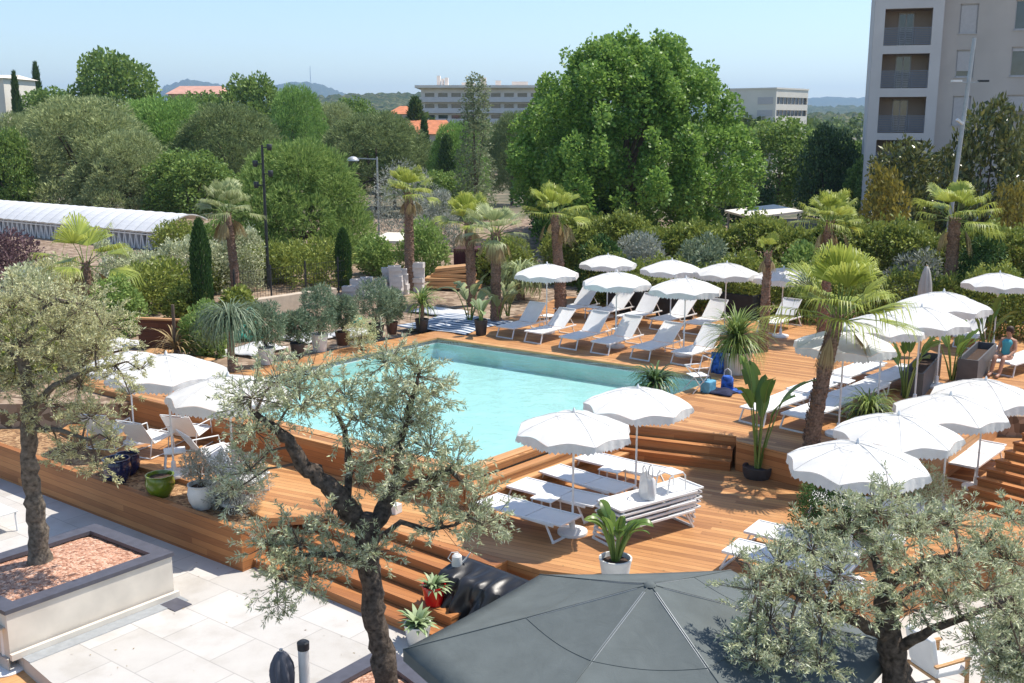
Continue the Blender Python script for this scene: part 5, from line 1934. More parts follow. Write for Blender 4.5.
put_cyp(cyp, 203, 300, 222, 18, 36, 'clipped green column cypress left of the hanging frond palm', -.15)
put_cyp(cyp, 344, 280, 230, 14, 43, 'small column cypress left of the block pile', -.15)
put_cyp(cyp, 893, 300, 228, 14, 44, 'small cypress in the hedge between two right palms', -.15)
cypd = cypress_mk(92, 1.0, 8.0, 4000, .4, .09, LM['dark'])
put_cyp(cypd, 425, 180, 120, 9, 105, 'slim dark cypress before the orange roof', GZ, h0=8.0)
put_cyp(cypd, 447, 190, 138, 14, 90, 'dark cypress left of the pale poplar', GZ, h0=8.0)
put_cyp(cypd, 41, 130, 66, 8, 170, 'tall cypress on the skyline at far left', GZ, h0=8.0)
put_cyp(cypd, 20, 140, 76, 8, 110, 'dark cypress before the white building at far left', GZ, h0=8.0)
put_cyp(cypd, 416, 140, 100, 17, 130, 'broad dark conifer beside the orange tiled roofs', GZ, h0=8.0)

# =================================================================== TREES
mk_plane = tree_maker('plane_tree', 'plane tree', LM['plane'], M['bark_far'], 13.2, 11.2, 1.6, 430, .62, 120000, .21, .155, 101, 'clumps', .35, -.8, .1)
def put_tree(mk, px, ytop, Y, lab, w, h, wpx=None, rz=0.0, grp=None, gz=GZ):
    b = DP(px, 200, Y)
    tz = DP(px, ytop, Y).z
    sz = (tz - gz) / h
    sx = (wpx * Y / FPX) / w if wpx else sz
    return mk(lab, (b.x, Y, gz), rz, (sx, sx, sz), grp)


put_tree(mk_plane, 625, 24, 58, 'huge round plane tree with bright green leaves rising above the hedge', 13.2, 13.5, 244)

PINES = [LM['pine'], LM['pine_green'], LM['pine_dark']]
mk_pine = [tree_maker('pine_tree', 'pine tree', PINES[i], M['bark_far'], 10, 9.6, 1.4, 60, 1.2, 19000, .36, .06, 110 + i, 'dome', .28, -.5, .5, True) for i in range(3)]
BG = 'pines beyond the covered walkway'
for i, (px, yt, w, Y, rz, lab) in enumerate([
    (88, 96, 165, 84, 0.2, 'broad grey green pine above the left end of the walkway'),
    (168, 97, 130, 92, 1.4, 'grey green pine below the bright broadleaf crown'),
    (232, 104, 130, 88, 2.2, 'pine with dark gaps left of the feathery tree'),
    (28, 112, 80, 95, 3.1, 'pine at the far left beside the white building'),
    (300, 86, 75, 112, .7, 'tall dark pine rising right of the round broadleaf'),
    (378, 112, 135, 96, 4.0, 'rounded olive grey pine left of the orange roofs'),
    (335, 102, 80, 122, 5.1, 'distant pine beneath the blue hill'),
    (458, 122, 70, 92, 1.1, 'pine half hidden by the pale poplar'),
    (512, 112, 60, 108, 2.9, 'pine squeezed between poplar and plane tree'),
    (130, 130, 110, 80, 5.6, 'low pine standing right behind the walkway roof')]):
    put_tree(mk_pine[i % 3], px, yt, Y, lab, 10, 11.2, w, rz, BG)
mk_broad = [tree_maker('broadleaf_tree', 'tree', LM['broad'], M['bark_far'], 9, 8.5, 2.0, 42, 1.35, 15000, .36, .24, 120 + i, 'egg', .25, -.8, .15) for i in range(2)]
for i, (px, yt, w, Y, rz, lab) in enumerate([
    (122, 50, 92, 135, .3, 'bright green broadleaf tree topping the left skyline'),
    (256, 74, 70, 140, 1.6, 'rounded yellow green tree left of the blue hill'),
    (8, 128, 56, 78, 2.2, 'leafy green tree cut by the left edge'),
    (778, 118, 95, 88, 3.3, 'mid green tree right of the plane tree below the white building'),
    (845, 140, 60, 80, 4.4, 'green tree at the foot of the apartment block'),
    (355, 98, 60, 150, .9, 'small green tree behind the pines below the wooded hill')]):
    put_tree(mk_broad[i % 2], px, yt, Y, lab, 9, 10.6, w, rz, 'broadleaf trees beyond the garden')
for i, (px, yt, w, Y, rz, lab) in enumerate([
    (60, 88, 80, 150, 1.1, 'green tree on the skyline right of the white building'),
    (205, 92, 70, 150, 2.6, 'green tree in front of the pink roofed house'),
    (395, 122, 60, 105, 3.7, 'green tree below the small hipped roof'),
    (190, 150, 90, 78, 4.6, 'low green tree between walkway end and feathery tree'),
    (445, 170, 60, 78, 5.2, 'low green tree behind the palm cluster'),
    (875, 150, 60, 72, .5, 'green tree below the lowest balconies')]):
    put_tree(mk_broad[i % 2], px, yt, Y, lab, 9, 10.6, w, rz, 'broadleaf trees beyond the garden')
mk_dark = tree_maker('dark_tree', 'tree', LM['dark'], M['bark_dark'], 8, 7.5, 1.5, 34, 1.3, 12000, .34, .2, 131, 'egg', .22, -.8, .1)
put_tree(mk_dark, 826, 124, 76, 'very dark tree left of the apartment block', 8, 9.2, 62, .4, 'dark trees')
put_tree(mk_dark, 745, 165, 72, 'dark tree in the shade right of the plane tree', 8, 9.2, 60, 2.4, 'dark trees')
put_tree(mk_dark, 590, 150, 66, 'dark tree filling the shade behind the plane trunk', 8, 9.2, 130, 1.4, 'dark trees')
mk_will = tree_maker('feathery_tree', 'tree', LM['willow'], M['bark_far'], 8.2, 6.3, .6, 40, 1.2, 26000, .26, .05, 141, 'dome', .22, -.8, .3, True)
put_tree(mk_will, 298, 143, 52, 'feathery light green tree behind the black lamp post', 8.2, 6.9, 158)
mk_pop = tree_maker('poplar_tree', 'tree', LM['poplar'], M['bark_far'], 3.4, 12, .3, 60, .55, 7500, .17, .11, 151, 'flame', .14, -.8, .4)
put_tree(mk_pop, 476, 74, 74, 'airy pale poplar column before the far apartment block', 3.4, 12.3, 56)
mk_mag = [tree_maker('magnolia_tree', 'magnolia', LM['magnolia'], M['bark_dark'], 4.5, 5.5, .6, 30, .72, 6500, .30, .13, 160 + i, 'egg', .14, -.8, .3) for i in range(2)]
for i, (px, yt, w, Y, lab) in enumerate([(985, 97, 82, 55, 'tall dark magnolia behind the grey lamp post'), (905, 140, 84, 58, 'magnolia screening the lowest balcony'), (1035, 108, 60, 57, 'magnolia cut by the right edge'), (945, 150, 60, 60, 'low magnolia between the two taller ones')]):
    put_tree(mk_mag[i % 2], px, yt, Y, lab, 4.5, 6.1, w, i * 1.3, 'magnolias before the apartment block')
mk_yel = tree_maker('golden_shrub', 'shrub', LM['yellow'], M['bark_far'], 2.2, 3.0, .2, 18, .42, 4000, .16, .09, 171, 'egg', .07, -.8, .3)
put_tree(mk_yel, 882, 166, 48, 'golden leaved shrub left of the right palm', 2.2, 3.2, 52, 0, 'golden shrubs')
put_tree(mk_yel, 1013, 183, 47, 'golden leaved shrub at the right edge', 2.2, 3.2, 40, 2, 'golden shrubs')
# grey and other shrubs inside the garden
for nm, px, yb, yt, wpx, Y, mat, n_, seed, lab in [
    ('silver_shrub', 640, 290, 236, 52, 41, 'grey', 6000, 181, 'silvery round shrub in front of the hedge behind the parasols'),
    ('silver_shrub', 915, 300, 252, 55, 38, 'grey', 6000, 182, 'grey shrub left of the right palm trunk'),
    ('silver_shrub', 405, 225, 165, 70, 60, 'grey', 7000, 183, 'whitish flowering shrub behind the block pile palm'),
    ('silver_shrub', 440, 250, 190, 40, 56, 'grey', 5000, 184, 'pale wispy shrub left of the palm cluster'),
    ('garden_shrub', 425, 285, 222, 50, 46, 'willow', 5000, 185, 'yellow green shrub right of the block pile palm'),
    ('garden_shrub', 312, 290, 240, 80, 44, 'hedge', 6000, 186, 'yellow green bush behind the low beige wall'),
    ('garden_shrub', 270, 300, 245, 60, 45, 'hedge', 6000, 187, 'bush behind the black lamp post foot'),
    ('garden_shrub', 375, 280, 238, 40, 47, 'willow', 4000, 188, 'bush between the small cypress and the block pile'),
    ('garden_shrub', 160, 320, 262, 80, 38, 'hedge', 7000, 189, 'bush below the walkway right of the short palm'),
    ('garden_shrub', 118, 335, 278, 50, 33, 'willow', 4000, 190, 'low bright bush right of the short palm trunk'),
    ('purple_shrub', 12, 300, 232, 62, 44, 'purple', 5000, 191, 'purple leaved shrub at the left edge below the walkway'),
    ('garden_shrub', 505, 300, 238, 60, 44, 'hedge', 6000, 192, 'bush behind the palm cluster at the pool corner'),
    ('garden_shrub', 565, 300, 225, 50, 46, 'hedge', 6000, 193, 'tall bush behind the leftmost far parasol palm'),
    ('garden_shrub', 60, 320, 262, 70, 40, 'olive_light', 6000, 194, 'pale bush behind the left olive crown'),
    ('garden_shrub', 210, 300, 262, 40, 42, 'hedge', 4000, 195, 'dark bush between cypress and hanging frond palm'),
    ('garden_shrub', 205, 352, 305, 44, 30, 'willow', 5000, 231, 'leafy bush between the plank screen and the grass plant'),
    ('garden_shrub', 240, 330, 290, 36, 35, 'hedge', 4000, 234, 'green bush at the trunk of the hanging frond palm'),
    ('garden_shrub', 600, 285, 240, 46, 39, 'cypress', 5000, 241, 'dark bush before the hedge left of the silvery shrub'),
    ('garden_shrub', 705, 285, 238, 60, 38.5, 'oleander', 6000, 242, 'grey green bush before the hedge right of the silvery shrub'),
    ('garden_shrub', 800, 290, 246, 44, 37, 'willow', 5000, 243, 'light green bush before the hedge beside the lime palm'),
    ('garden_shrub', 980, 285, 240, 60, 35, 'cypress', 6000, 244, 'dark bush before the hedge right of the thick palm'),
    ('garden_shrub', 180, 262, 222, 50, 55, 'hedge', 5000, 245, 'bush hiding the end of the covered walkway'),
    ('garden_shrub', 215, 262, 222, 50, 53, 'willow', 5000, 246, 'bush behind the trunk of the hanging frond palm'),
    ('garden_shrub', 30, 330, 268, 60, 36, 'olive', 5000, 221, 'grey green bush below the purple leaved shrub'),
    ('garden_shrub', 135, 300, 258, 60, 47, 'olive', 5000, 222, 'olive green bush touching the walkway lattice'),
    ('garden_shrub', 185, 325, 285, 40, 36, 'hedge', 4000, 223, 'low bush just left of the clipped column cypress'),
    ('garden_shrub', 75, 345, 300, 70, 29, 'olive_light', 5000, 224, 'pale bush at the back of the left terrace'),
    ('garden_shrub', 20, 360, 310, 70, 27, 'hedge', 5000, 225, 'dark bush at the left edge behind the olive trunk'),
    ('garden_shrub', 845, 300, 245, 60, 40, 'hedge', 6000, 196, 'bush behind the lime green palm heads'),
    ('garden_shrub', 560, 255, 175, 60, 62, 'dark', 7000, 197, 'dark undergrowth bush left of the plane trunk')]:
    b = DP(px, yb, Y)
    gz = -.15 if Y < 70 else GZ
    h = DP(px, yt, Y).z - gz
    free_bush(nm, lab, (b.x, Y, gz), wpx * Y / FPX, h, n_, .20 if Y > 36 else .14, .07 if mat != 'grey' else .045, LM[mat], seed, 20)

# long hedge as two clipped runs
def hedge(lab, p0, p1, w, h, n, seed, mat='hedge', L=.17, W=.08):
    g = np.random.default_rng(seed)
    a, b = Vector(p0), Vector(p1)
    d = b - a
    t = thing('hedge', lab, 'hedge', a, math.atan2(d.y, d.x))
    ln = d.length
    u = g.random(n) * ln
    bump_ = .20 * np.sin(u * .9 + seed) + .20 * np.sin(u * 2.3 + 1) + .10 * np.sin(u * 7.7) + .08 * np.sin(u * 17.1)
    face = g.random(n)
    f1 = g.random(n)
    top = face < .35
    y = np.where(top, (f1 - .5) * w, np.where(face < .8, -w / 2, w / 2) + g.normal(0, .16, n) + .22 * np.sin(u * 2.1 + 5 * f1))
    z = np.where(top, h + bump_ + np.abs(g.normal(0, .17, n)), (h + bump_) * g.random(n))
    P = np.stack([u, y, np.maximum(z, 0)], 1)
    out = np.stack([np.zeros(n), np.where(top, 0, np.sign(y)), np.where(top, 1.0, .35)], 1)
    dd = out + rand_dirs(n, g) * .9
    link('foliage', quads_mesh('foliage', leaf_quads(P, dd, L * g.uniform(.6, 1.3, n), W, g), LM[mat]), t)
    st = Geo()
    for i in range(int(ln / .8)):
        st.tube([(i * .8 + .3, 0, -.1), (i * .8 + .3 + g.uniform(-.2, .2), g.uniform(-.2, .2), h * .8)], [.03, .012], 5)
    st.build('stem', M['bark_far'], t, smooth=60)
    core = Geo().bbox(0.1, -w * .3, 0, ln - .1, w * .3, h * .82)
    return t


hb = DP(545, 250, 46).x
hz = DP(700, 231, 44).z + .15
hedge('long informal green hedge behind the far parasols', (DP(560, 250, 45).x, 45, -.15), (DP(830, 250, 40.5).x, 40.5, -.15), 1.6, hz, 56000, 201)
hedge('green hedge running behind the right palms to the right edge', (DP(826, 250, 41).x, 41, -.15), (DP(1090, 250, 36).x, 36, -.15), 1.6, DP(900, 238, 39).z + .15, 46000, 202)
hedge('lower hedge directly behind the back row loungers', (DP(590, 290, 39).x, 39, -.15), (DP(1060, 300, 32).x, 32, -.15), 1.0, 1.55, 42000, 203, 'hedge', .13, .06)
hedge('thin wire fence hedge left of the pool garden', (DP(100, 290, 40).x, 40, -.15), (DP(262, 290, 43).x, 43, -.15), .9, 1.7, 22000, 204, 'olive', .13, .05)

# =================================================================== BACK-LEFT CLUTTER
bp_ = G(392, 292, -.15)
k = 0
BLK = []
def block_fn():
    t = thing('concrete_block', '', 'block')
    x, y, h = .25, .1, .2
    Geo().prism([(-x, -y), (x, -y), (x, y), (-x, y)], 0, h, [[(-x + .04, -y + .03), (-.02, -y + .03), (-.02, y - .03), (-x + .04, y - .03)], [(.02, -y + .03), (x - .04, -y + .03), (x - .04, y - .03), (.02, y - .03)]]).build('shell', M['block'], t, fix=True)
    return t
blk = Maker(block_fn)
gb = np.random.default_rng(12)
for ci, (px, hh) in enumerate([(350, 2), (358, 3), (366, 3), (374, 2), (382, 3), (389, 5), (396, 6), (402, 5), (418, 6), (370, 1)]):
    b = G(px, 296 - (ci % 3) * 2, -.15)
    for j in range(hh):
        lv = ['lowest', 'second', 'third', 'fourth', 'fifth', 'topmost'][j] if j < hh - 1 or hh == 6 else 'topmost'
        where = ['at the left end', 'second from the left end', 'behind the small cypress side', 'low in the middle', 'in the middle', 'left of the slim palm', 'touching the slim palm', 'behind the slim palm', 'right of the slim palm', 'loose before the middle'][ci]
        blk(f'{lv} pale block in the column {where} of the block pile', (b.x + gb.uniform(-.04, .04), b.y + gb.uniform(-.05, .05), -.15 + .2 * j + .001 * j), gb.uniform(-.3, .3), (1.0, 1.6, 1.0), 'pale hollow blocks piled behind the pool')
# timber stack
tb0 = G(452, 290, -.15)
for j in range(6):
    for i in range(1):
        p = tb0 + Vector((gb.uniform(-.15, .15), .1 * j, .14 * j + .1))
        o = Geo().box((0, 0, .06), (2.2 - .15 * j, .8, .12)).build('timber_bundle', M['timber'])
        o.location = p; o.rotation_euler = (0, R(-6 if j > 3 else 0), R(-14 + 5 * (j % 3)))
        tag(o, f'{["lowest", "second", "third", "fourth", "fifth", "topmost"][j]} bundle of sawn boards in the orange timber pile', 'timber', 'timber pile')
# dark red container door
t = thing('container', 'dark red metal container beyond the timber pile', 'container', G(478, 286, -.15) + Vector((0, 1.5, 0)), R(-8))
bevel(Geo().bbox(-1.0, -.6, 0, 1.0, .6, 1.45).build('shell', M['redpaint'], t), .02)
cg_ = Geo()
for i in range(9):
    cg_.box((-.9 + i * .22, -.62, .72), (.06, .04, 1.35))
cg_.build('ribs', M['redpaint'], t)
# striped rug, white dust sheets
o = cloth('striped_rug', 'blue and white striped rug spread behind the far pool corner', 'rug', G(456, 324), 2.6, 2.8, .05, M['rug'], UA, 5, .02, 20)
for px, py, w, l, seed, lab in [(255, 350, 1.3, 1.6, 6, 'white dust sheet on the ground behind the first white pot'), (305, 338, 1.3, 1.2, 7, 'white dust sheet behind the second white pot'), (352, 334, 1.2, 1.4, 8, 'white dust sheet beneath the broad oleander'), (440, 312, 2.0, 1.2, 9, 'white dust sheet beyond the striped rug'), (115, 345, 1.5, 1.5, 10, 'white dust sheet behind the left olive crown')]:
    cloth('dust_sheet', lab, 'sheet', G(px, py, -.1), w, l, .16, M['tote'], UA, seed, .04)
t = cloth('plastic_sack', 'bright green plastic sack slumped behind the grass plant', 'sack', G(250, 338, -.1), .8, .8, .95, M['green_plastic'], 0.3, 13, .1)
t = cloth('plastic_sack', 'small green plastic sack between the oleanders', 'sack', G(357, 324, -.1), .5, .5, .45, M['green_plastic'], 0.3, 14, .08)
# low beige wall and dark plank wall
a, b = G(252, 318, -.15), G(335, 305, -.15)
d = b - a
o = tag(bevel(Geo().box((0, 0, .33), (d.length, .3, .66)).build('garden_wall', M['beige_wall']), .02), 'low beige rendered wall behind the potted oleanders', 'wall')
o.location = (a + b) / 2; o.rotation_euler = (0, 0, math.atan2(d.y, d.x))
a, b = G(140, 348, -.15), G(205, 351, -.15)
d = b - a
t = thing('plank_wall', 'dark brown plank screen behind the dry spiky plant', 'wall', (a + b) / 2, math.atan2(d.y, d.x))
Geo().box((0, 0, .45), (d.length, .07, .9)).build('planks', M['oldwood'], t)
Geo().box((0, -.02, .93), (d.length + .06, .16, .05)).build('cap', M['stepl'], t)
Geo().box((-d.length / 2 + .05, .06, .45), (.08, .08, .9)).build('post', M['oldwood'], t)
Geo().box((d.length / 2 - .05, .06, .45), (.08, .08, .9)).build('post', M['oldwood'], t)
cloth('rubble_sheet', 'orange brown boards and rubble before the plank screen', 'rubble', G(172, 357, -.1), 2.6, .9, .1, M['timber'], UA, 17, .05)
# bench seat boards under the potted plants (pool left edge)
# mesh fence of posts behind the beige wall
t = thing('wire_fence', 'dark wire fence behind the low beige wall', 'fence', G(236, 308, -.15))
a, b = G(236, 308, -.15), G(345, 292, -.15)
d = b - a
t.rotation_euler = (0, 0, math.atan2(d.y, d.x))
fg = Geo()
for i in range(int(d.length / .12)):
    fg.bar((i * .12, 0, .05), (i * .12, 0, 1.3), .008)
for z in (.1, .5, .9, 1.3):
    fg.bar((0, 0, z), (d.length, 0, z), .012)
fg.build('wire_panel', M['dark_metal'], t)
for i in range(int(d.length / 1.6) + 1):
    Geo().bar((i * 1.6, .03, 0), (i * 1.6, .03, 1.45), .05).build('post', M['dark_metal'], t)
# =================================================================== WALKWAY
wa = DP(-12, 200, 68); wb = DP(185, 216, 57)
d = Vector((wb.x - wa.x, wb.y - wa.y, 0))
rot_ = math.atan2(d.y, d.x)
Lw = d.length
zr_ = (wa.z + wb.z) / 2
t = thing('covered_walkway', 'long covered walkway with a white ribbed roof and lattice sides', 'walkway', (wa.x, wa.y, GZ), rot_)
HH = zr_ - GZ
ro = Geo()
na_ = 10
arc = [(-1.6 + 3.1 * k / na_, HH + .02 - .85 * abs((k / na_ - .62) / .62) ** 1.8) for k in range(na_ + 1)]
nl_ = max(2, int(Lw / .45))
vs = [(i * Lw / nl_, ya, za + (.035 if i % 2 else 0)) for i in range(nl_ + 1) for ya, za in arc]
fs = [(i * (na_ + 1) + k, (i + 1) * (na_ + 1) + k, (i + 1) * (na_ + 1) + k + 1, i * (na_ + 1) + k + 1) for i in range(nl_) for k in range(na_)]
ro.add(vs, fs)
o = ro.build('roof', M['roofsheet'], t)
o.modifiers.new('thick', 'SOLIDIFY').thickness = .06
la = Geo()
z0_, z1_ = HH - 3.1, HH - 1.0
nb = int(Lw / .5)
for i in range(nb):
    x0 = i * .5
    la.bar((x0, -1.42, z0_), (x0 + .5, -1.42, z1_), .05)
    la.bar((x0 + .5, -1.40, z0_), (x0, -1.40, z1_), .05)
    la.bar((x0, -1.38, z0_), (x0, -1.38, z1_ + .1), .04)
for z in (z0_, (z0_ + z1_) / 2, z1_, z1_ + .12):
    la.bar((0, -1.44, z), (Lw, -1.44, z), .06)
la.build('lattice', M['white_metal'], t)
pn = Geo().bbox(0, -1.2, z0_ + .1, Lw, -1.16, z1_ + .1)
pn.build('side_panel', plain('pale_grey_panel', (0.34, 0.34, 0.36), .6, .15, .8), t)
for i in range(int(Lw / 3.5) + 1):
    Geo().bar((i * 3.5, -1.3, 0), (i * 3.5, -1.3, HH - .8), .14).build('post', M['galv'], t)
    Geo().bar((i * 3.5, 1.2, 0), (i * 3.5, 1.2, HH - .5), .14).build('post', M['galv'], t)

def flat_roof(name, lab, px0, px1, y0, Y, dep, rz=0.0, cat='canopy', z_th=.12, mat='white_metal', tilt=0.0):
    a, b = DP(px0, y0, Y), DP(px1, y0, Y)
    w = b.x - a.x
    t = thing(name, lab, cat, ((a.x + b.x) / 2, Y + dep / 2, GZ if Y > 50 else -.15), rz)
    h = a.z - t.location.z
    Geo().box((0, 0, h), (w, dep, z_th), M=Matrix.Rotation(tilt, 3, 'Y')).build('roof', M[mat], t)
    for sx in (-1, 1):
        for sy in (-1, 1):
            Geo().bar((sx * w * .44, sy * dep * .44, 0), (sx * w * .44, sy * dep * .44, h - .1), .1).build('post', M['galv'], t)
    return t


flat_roof('carport_roof', 'white flat canopy roof behind the plane tree on the right', 745, 800, 215, 62, 5.0, R(6), tilt=R(-6), mat='fac_white')
flat_roof('shed_roof', 'white flat shed roof left of the slim palm', 372, 412, 242, 52, 4.0, R(-8), mat='fac_white')
flat_roof('bus_shelter', 'small grey shelter roof left of the plane tree trunk', 558, 580, 224, 50, 1.6, 0, mat='galv', cat='shelter')

# =================================================================== BUILDINGS
def holed_wall(w, h, opens, th):
    """upright wall in the xz plane, front at y=0, real openings with reveals"""
    xs = sorted({0, w, *[o[0] for o in opens], *[o[2] for o in opens]})
    zs = sorted({0, h, *[o[1] for o in opens], *[o[3] for o in opens]})
    g_ = Geo()
    def solid(i, j):
        if i < 0 or j < 0 or i >= len(xs) - 1 or j >= len(zs) - 1: return False
        cx, cz = (xs[i] + xs[i + 1]) / 2, (zs[j] + zs[j + 1]) / 2
        return not any(o[0] < cx < o[2] and o[1] < cz < o[3] for o in opens)
    for i in range(len(xs) - 1):
        for j in range(len(zs) - 1):
            if not solid(i, j): continue
            x0, x1, z0, z1 = xs[i], xs[i + 1], zs[j], zs[j + 1]
            g_.add([(x0, 0, z0), (x1, 0, z0), (x1, 0, z1), (x0, 0, z1)], [(0, 1, 2, 3)])
            g_.add([(x0, th, z0), (x1, th, z0), (x1, th, z1), (x0, th, z1)], [(3, 2, 1, 0)])
            if not solid(i - 1, j): g_.add([(x0, 0, z0), (x0, 0, z1), (x0, th, z1), (x0, th, z0)], [(0, 1, 2, 3)])
            if not solid(i + 1, j): g_.add([(x1, 0, z0), (x1, th, z0), (x1, th, z1), (x1, 0, z1)], [(0, 1, 2, 3)])
            if not solid(i, j - 1): g_.add([(x0, 0, z0), (x0, th, z0), (x1, th, z0), (x1, 0, z0)], [(0, 1, 2, 3)])
            if not solid(i, j + 1): g_.add([(x0, 0, z1), (x1, 0, z1), (x1, th, z1), (x0, th, z1)], [(0, 1, 2, 3)])
    return g_


# apartment block on the right
YA = 68.0
ax0 = DP(869, 100, YA).x
ax1 = DP(929, 100, YA).x
zt_ = DP(870, -40, YA).z
t = thing('apartment_block', 'tall beige apartment block with stacked balconies at the right edge', 'building', (ax0, YA, GZ), R(-17))
RA = R(-17)
ca_, sa_r = math.cos(RA), math.sin(RA)
def facade(px, py, yloc):
    """local x and height where a survey ray meets the facade plane"""
    a, b, c = ray(px, py)
    nx_, ny_ = -sa_r, ca_
    ox, oy = ax0 - sa_r * yloc, YA + ca_ * yloc
    t_ = (ox * nx_ + oy * ny_) / (a * nx_ + b * ny_)
    X, Y = a * t_ - ax0, b * t_ - YA
    return X * ca_ + Y * sa_r, HC + c * t_ - GZ
wA, hA = facade(937, 100, 0)[0], zt_ - GZ
rows = [(9, 45), (54, 88), (97, 133), (140, 170), (178, 207)]
opens, sills = [], []
for y0, y1 in rows:
    x0, z1 = facade(884, y0, 0)
    x1, z0 = facade(921, y1, 0)
    opens.append((.62, z0, wA - .62, z1))
holed_wall(wA, hA, opens, .35).build('wall', M['fac_pale'], t, fix=False)
for (x0, z0, x1, z1) in opens:
    lg_ = Geo()
    lg_.bbox(x0 - .2, 1.75, z0 - .3, x1 + .2, 1.9, z1 + .1)        # back wall of the loggia
    lg_.bbox(x0 - .2, .352, z0 - .25, x1 + .2, 1.75, z0 - .01)       # slab
    lg_.bbox(x0 - .25, .352, z0 - .01, x0 - .02, 1.75, z1 + .05)
    lg_.bbox(x1 + .02, .352, z0 - .01, x1 + .25, 1.75, z1 + .05)
    lg_.bbox(x0 - .2, .352, z1 + .01, x1 + .2, 1.75, z1 + .12)
    lg_.build('balcony', M['fac_loggia_shade'], t)
    dr = Geo().bbox(x0 + .9, 1.71, z0 + .02, x0 + 1.75, 1.745, z0 + 2.0)
    w_ = dr.build('balcony_door', M['glass'], t)
    f_ = Geo()
    for xx in (x0 + .87, x0 + 1.30, x0 + 1.75): f_.bbox(xx, 1.68, z0 + .02, xx + .06, 1.708, z0 + 2.05)
    f_.bbox(x0 + .87, 1.68, z0 + 2.0, x0 + 1.81, 1.706, z0 + 2.08)
    f_.build('frame', M['shutter'], w_)
    rg_ = Geo()
    for k in range(9):
        rg_.bbox(x0 + .02, .05, z0 + .06 + k * .105, x1 - .02, .08, z0 + .12 + k * .105)
    for k in range(4):
        xx = x0 + .03 + (x1 - x0 - .1) * k / 3
        rg_.bbox(xx, .02, z0, xx + .04, .05, z0 + 1.06)
    rg_.bbox(x0, .0, z0 + 1.02, x1, .07, z0 + 1.07)
    rg_.build('railing', M['rail'], t)
# right wing, set back a little
wB = 15.0
xb_ = wA
s_px = YA / FPX
def zy(y): return DP(960, y, YA + .9).z - GZ
wins = []
for (x0p, x1p, y0, y1) in [(961, 977, 4, 33), (957, 973, 50, 77), (953, 969, 96, 125), (951, 966, 143, 166), (1016, 1044, 0, 29), (1012, 1040, 47, 76), (1007, 1036, 95, 122), (1004, 1033, 141, 168)]:
    xa_, za_ = facade(x0p, y0, .9)
    xb2, zb2 = facade(x1p, y1, .9)
    wins.append((xa_ - wA - .06, zb2, xb2 - wA - .06, za_))
# align window columns
for col, ref in ((range(0, 4), 1), (range(4, 8), 5)):
    for i in col:
        wins[i] = (wins[ref][0], wins[i][1], wins[ref][2], wins[i][3])
o = holed_wall(wB, hA, wins, .3).build('wing_wall', M['fac_beige'], t, fix=False)
o.location = (wA + .06, .9, 0)
for i, (x0, z0, x1, z1) in enumerate(wins):
    w_ = Geo().bbox(x0 + .002, .16, z0 + .002, x1 - .002, .19, z1 - .002).build('window', M['glass'], t)
    w_.location = (wA + .06, .9, 0)
    f_ = Geo()
    for xx in (x0, x1 - .07): f_.bbox(xx, .11, z0, xx + .07, .158, z1)
    f_.bbox(x0, .11, z0, x1, .156, z0 + .07); f_.bbox(x0, .11, z1 - .07, x1, .156, z1)
    f_.bbox(x0 - .05, -.05, z0 - .06, x1 + .05, .1, z0 - .003)
    f_.build('frame', M['shutter'], w_)
    cl = [1.0, .78, 1.0, 1.0, .0, .15, .6, .3][i]
    if cl:
        Geo().bbox(x0 + .075, .07, z1 - (z1 - z0) * cl + .01, x1 - .075, .105, z1 - .08).build('shutter', M['shutter'], w_)
bd = Geo()
bd.bbox(0, 1.95, 0, wA, 12, hA)
bd.bbox(wA + .06, 1.25, 0, wA + wB, 12, hA - .02)
bd.bbox(-.02, .36, 0, .5, 1.94, hA); bd.bbox(wA - .55, .36, 0, wA + .05, 1.94, hA)
bd.build('side_wall', M['fac_pale'], t)
Geo().bbox(-.3, -.3, hA, wA + wB, 12.2, hA + .3).build('roof', M['fac_pale'], t)

# far apartment block in the middle
YB = 230.0
bx0, bx1 = DP(421, 90, YB).x, DP(545, 90, YB).x
t = thing('apartment_block', 'distant long apartment block with balconies beyond the poplar', 'building', (bx0, YB, GZ))
wM, hM = bx1 - bx0, DP(470, 88, YB).z - GZ
ops = []
ncol = 9
zz = [DP(470, y, YB).z - GZ for y in (93, 100.5, 104, 111.5, 115, 122, 126, 133)]
for j in range(0, 8, 2):
    for i in range(ncol):
        x0 = .8 + i * (wM - 1) / ncol
        ops.append((x0, zz[j + 1], x0 + (wM - 1) / ncol - .8, zz[j]))
holed_wall(wM, hM, ops, .4).build('wall', M['fac_far'], t, fix=False)
for j in range(0, 8, 2):
    Geo().bbox(-.3, -1.2, zz[j + 1] - .35, wM + .3, -.01, zz[j + 1] - .05).build('balcony', M['fac_pale'], t)
    Geo().bbox(-.3, -1.2, zz[j + 1] - .05, wM + .3, -1.1, zz[j + 1] + .7).build('railing', M['fac_pale'], t)
for (x0, z0, x1, z1) in ops:
    Geo().bbox(x0, .42, z0, x1, .5, z1).build('window', M['glass'], t)
bd = Geo().bbox(0, .6, 0, wM, 14, hM)
bd.build('side_wall', M['fac_far'], t)
Geo().bbox(-1.2, -1.6, hM, wM + .6, 14.5, hM + .55).build('roof', M['fac_far'], t)
for px, y0, w in ((437.5, 75, .7), (441.5, 78, .5), (445.5, 77, .7), (483, 77, 1.2), (468, 82, 3.0), (498, 80, 1.2), (520, 81, 3.5)):
    xx = DP(px, 80, YB).x - bx0
    Geo().bbox(xx - w / 2, 3, hM + .56, xx + w / 2, 5, DP(px, y0, YB).z - GZ).build('chimney', M['fac_far'], t)

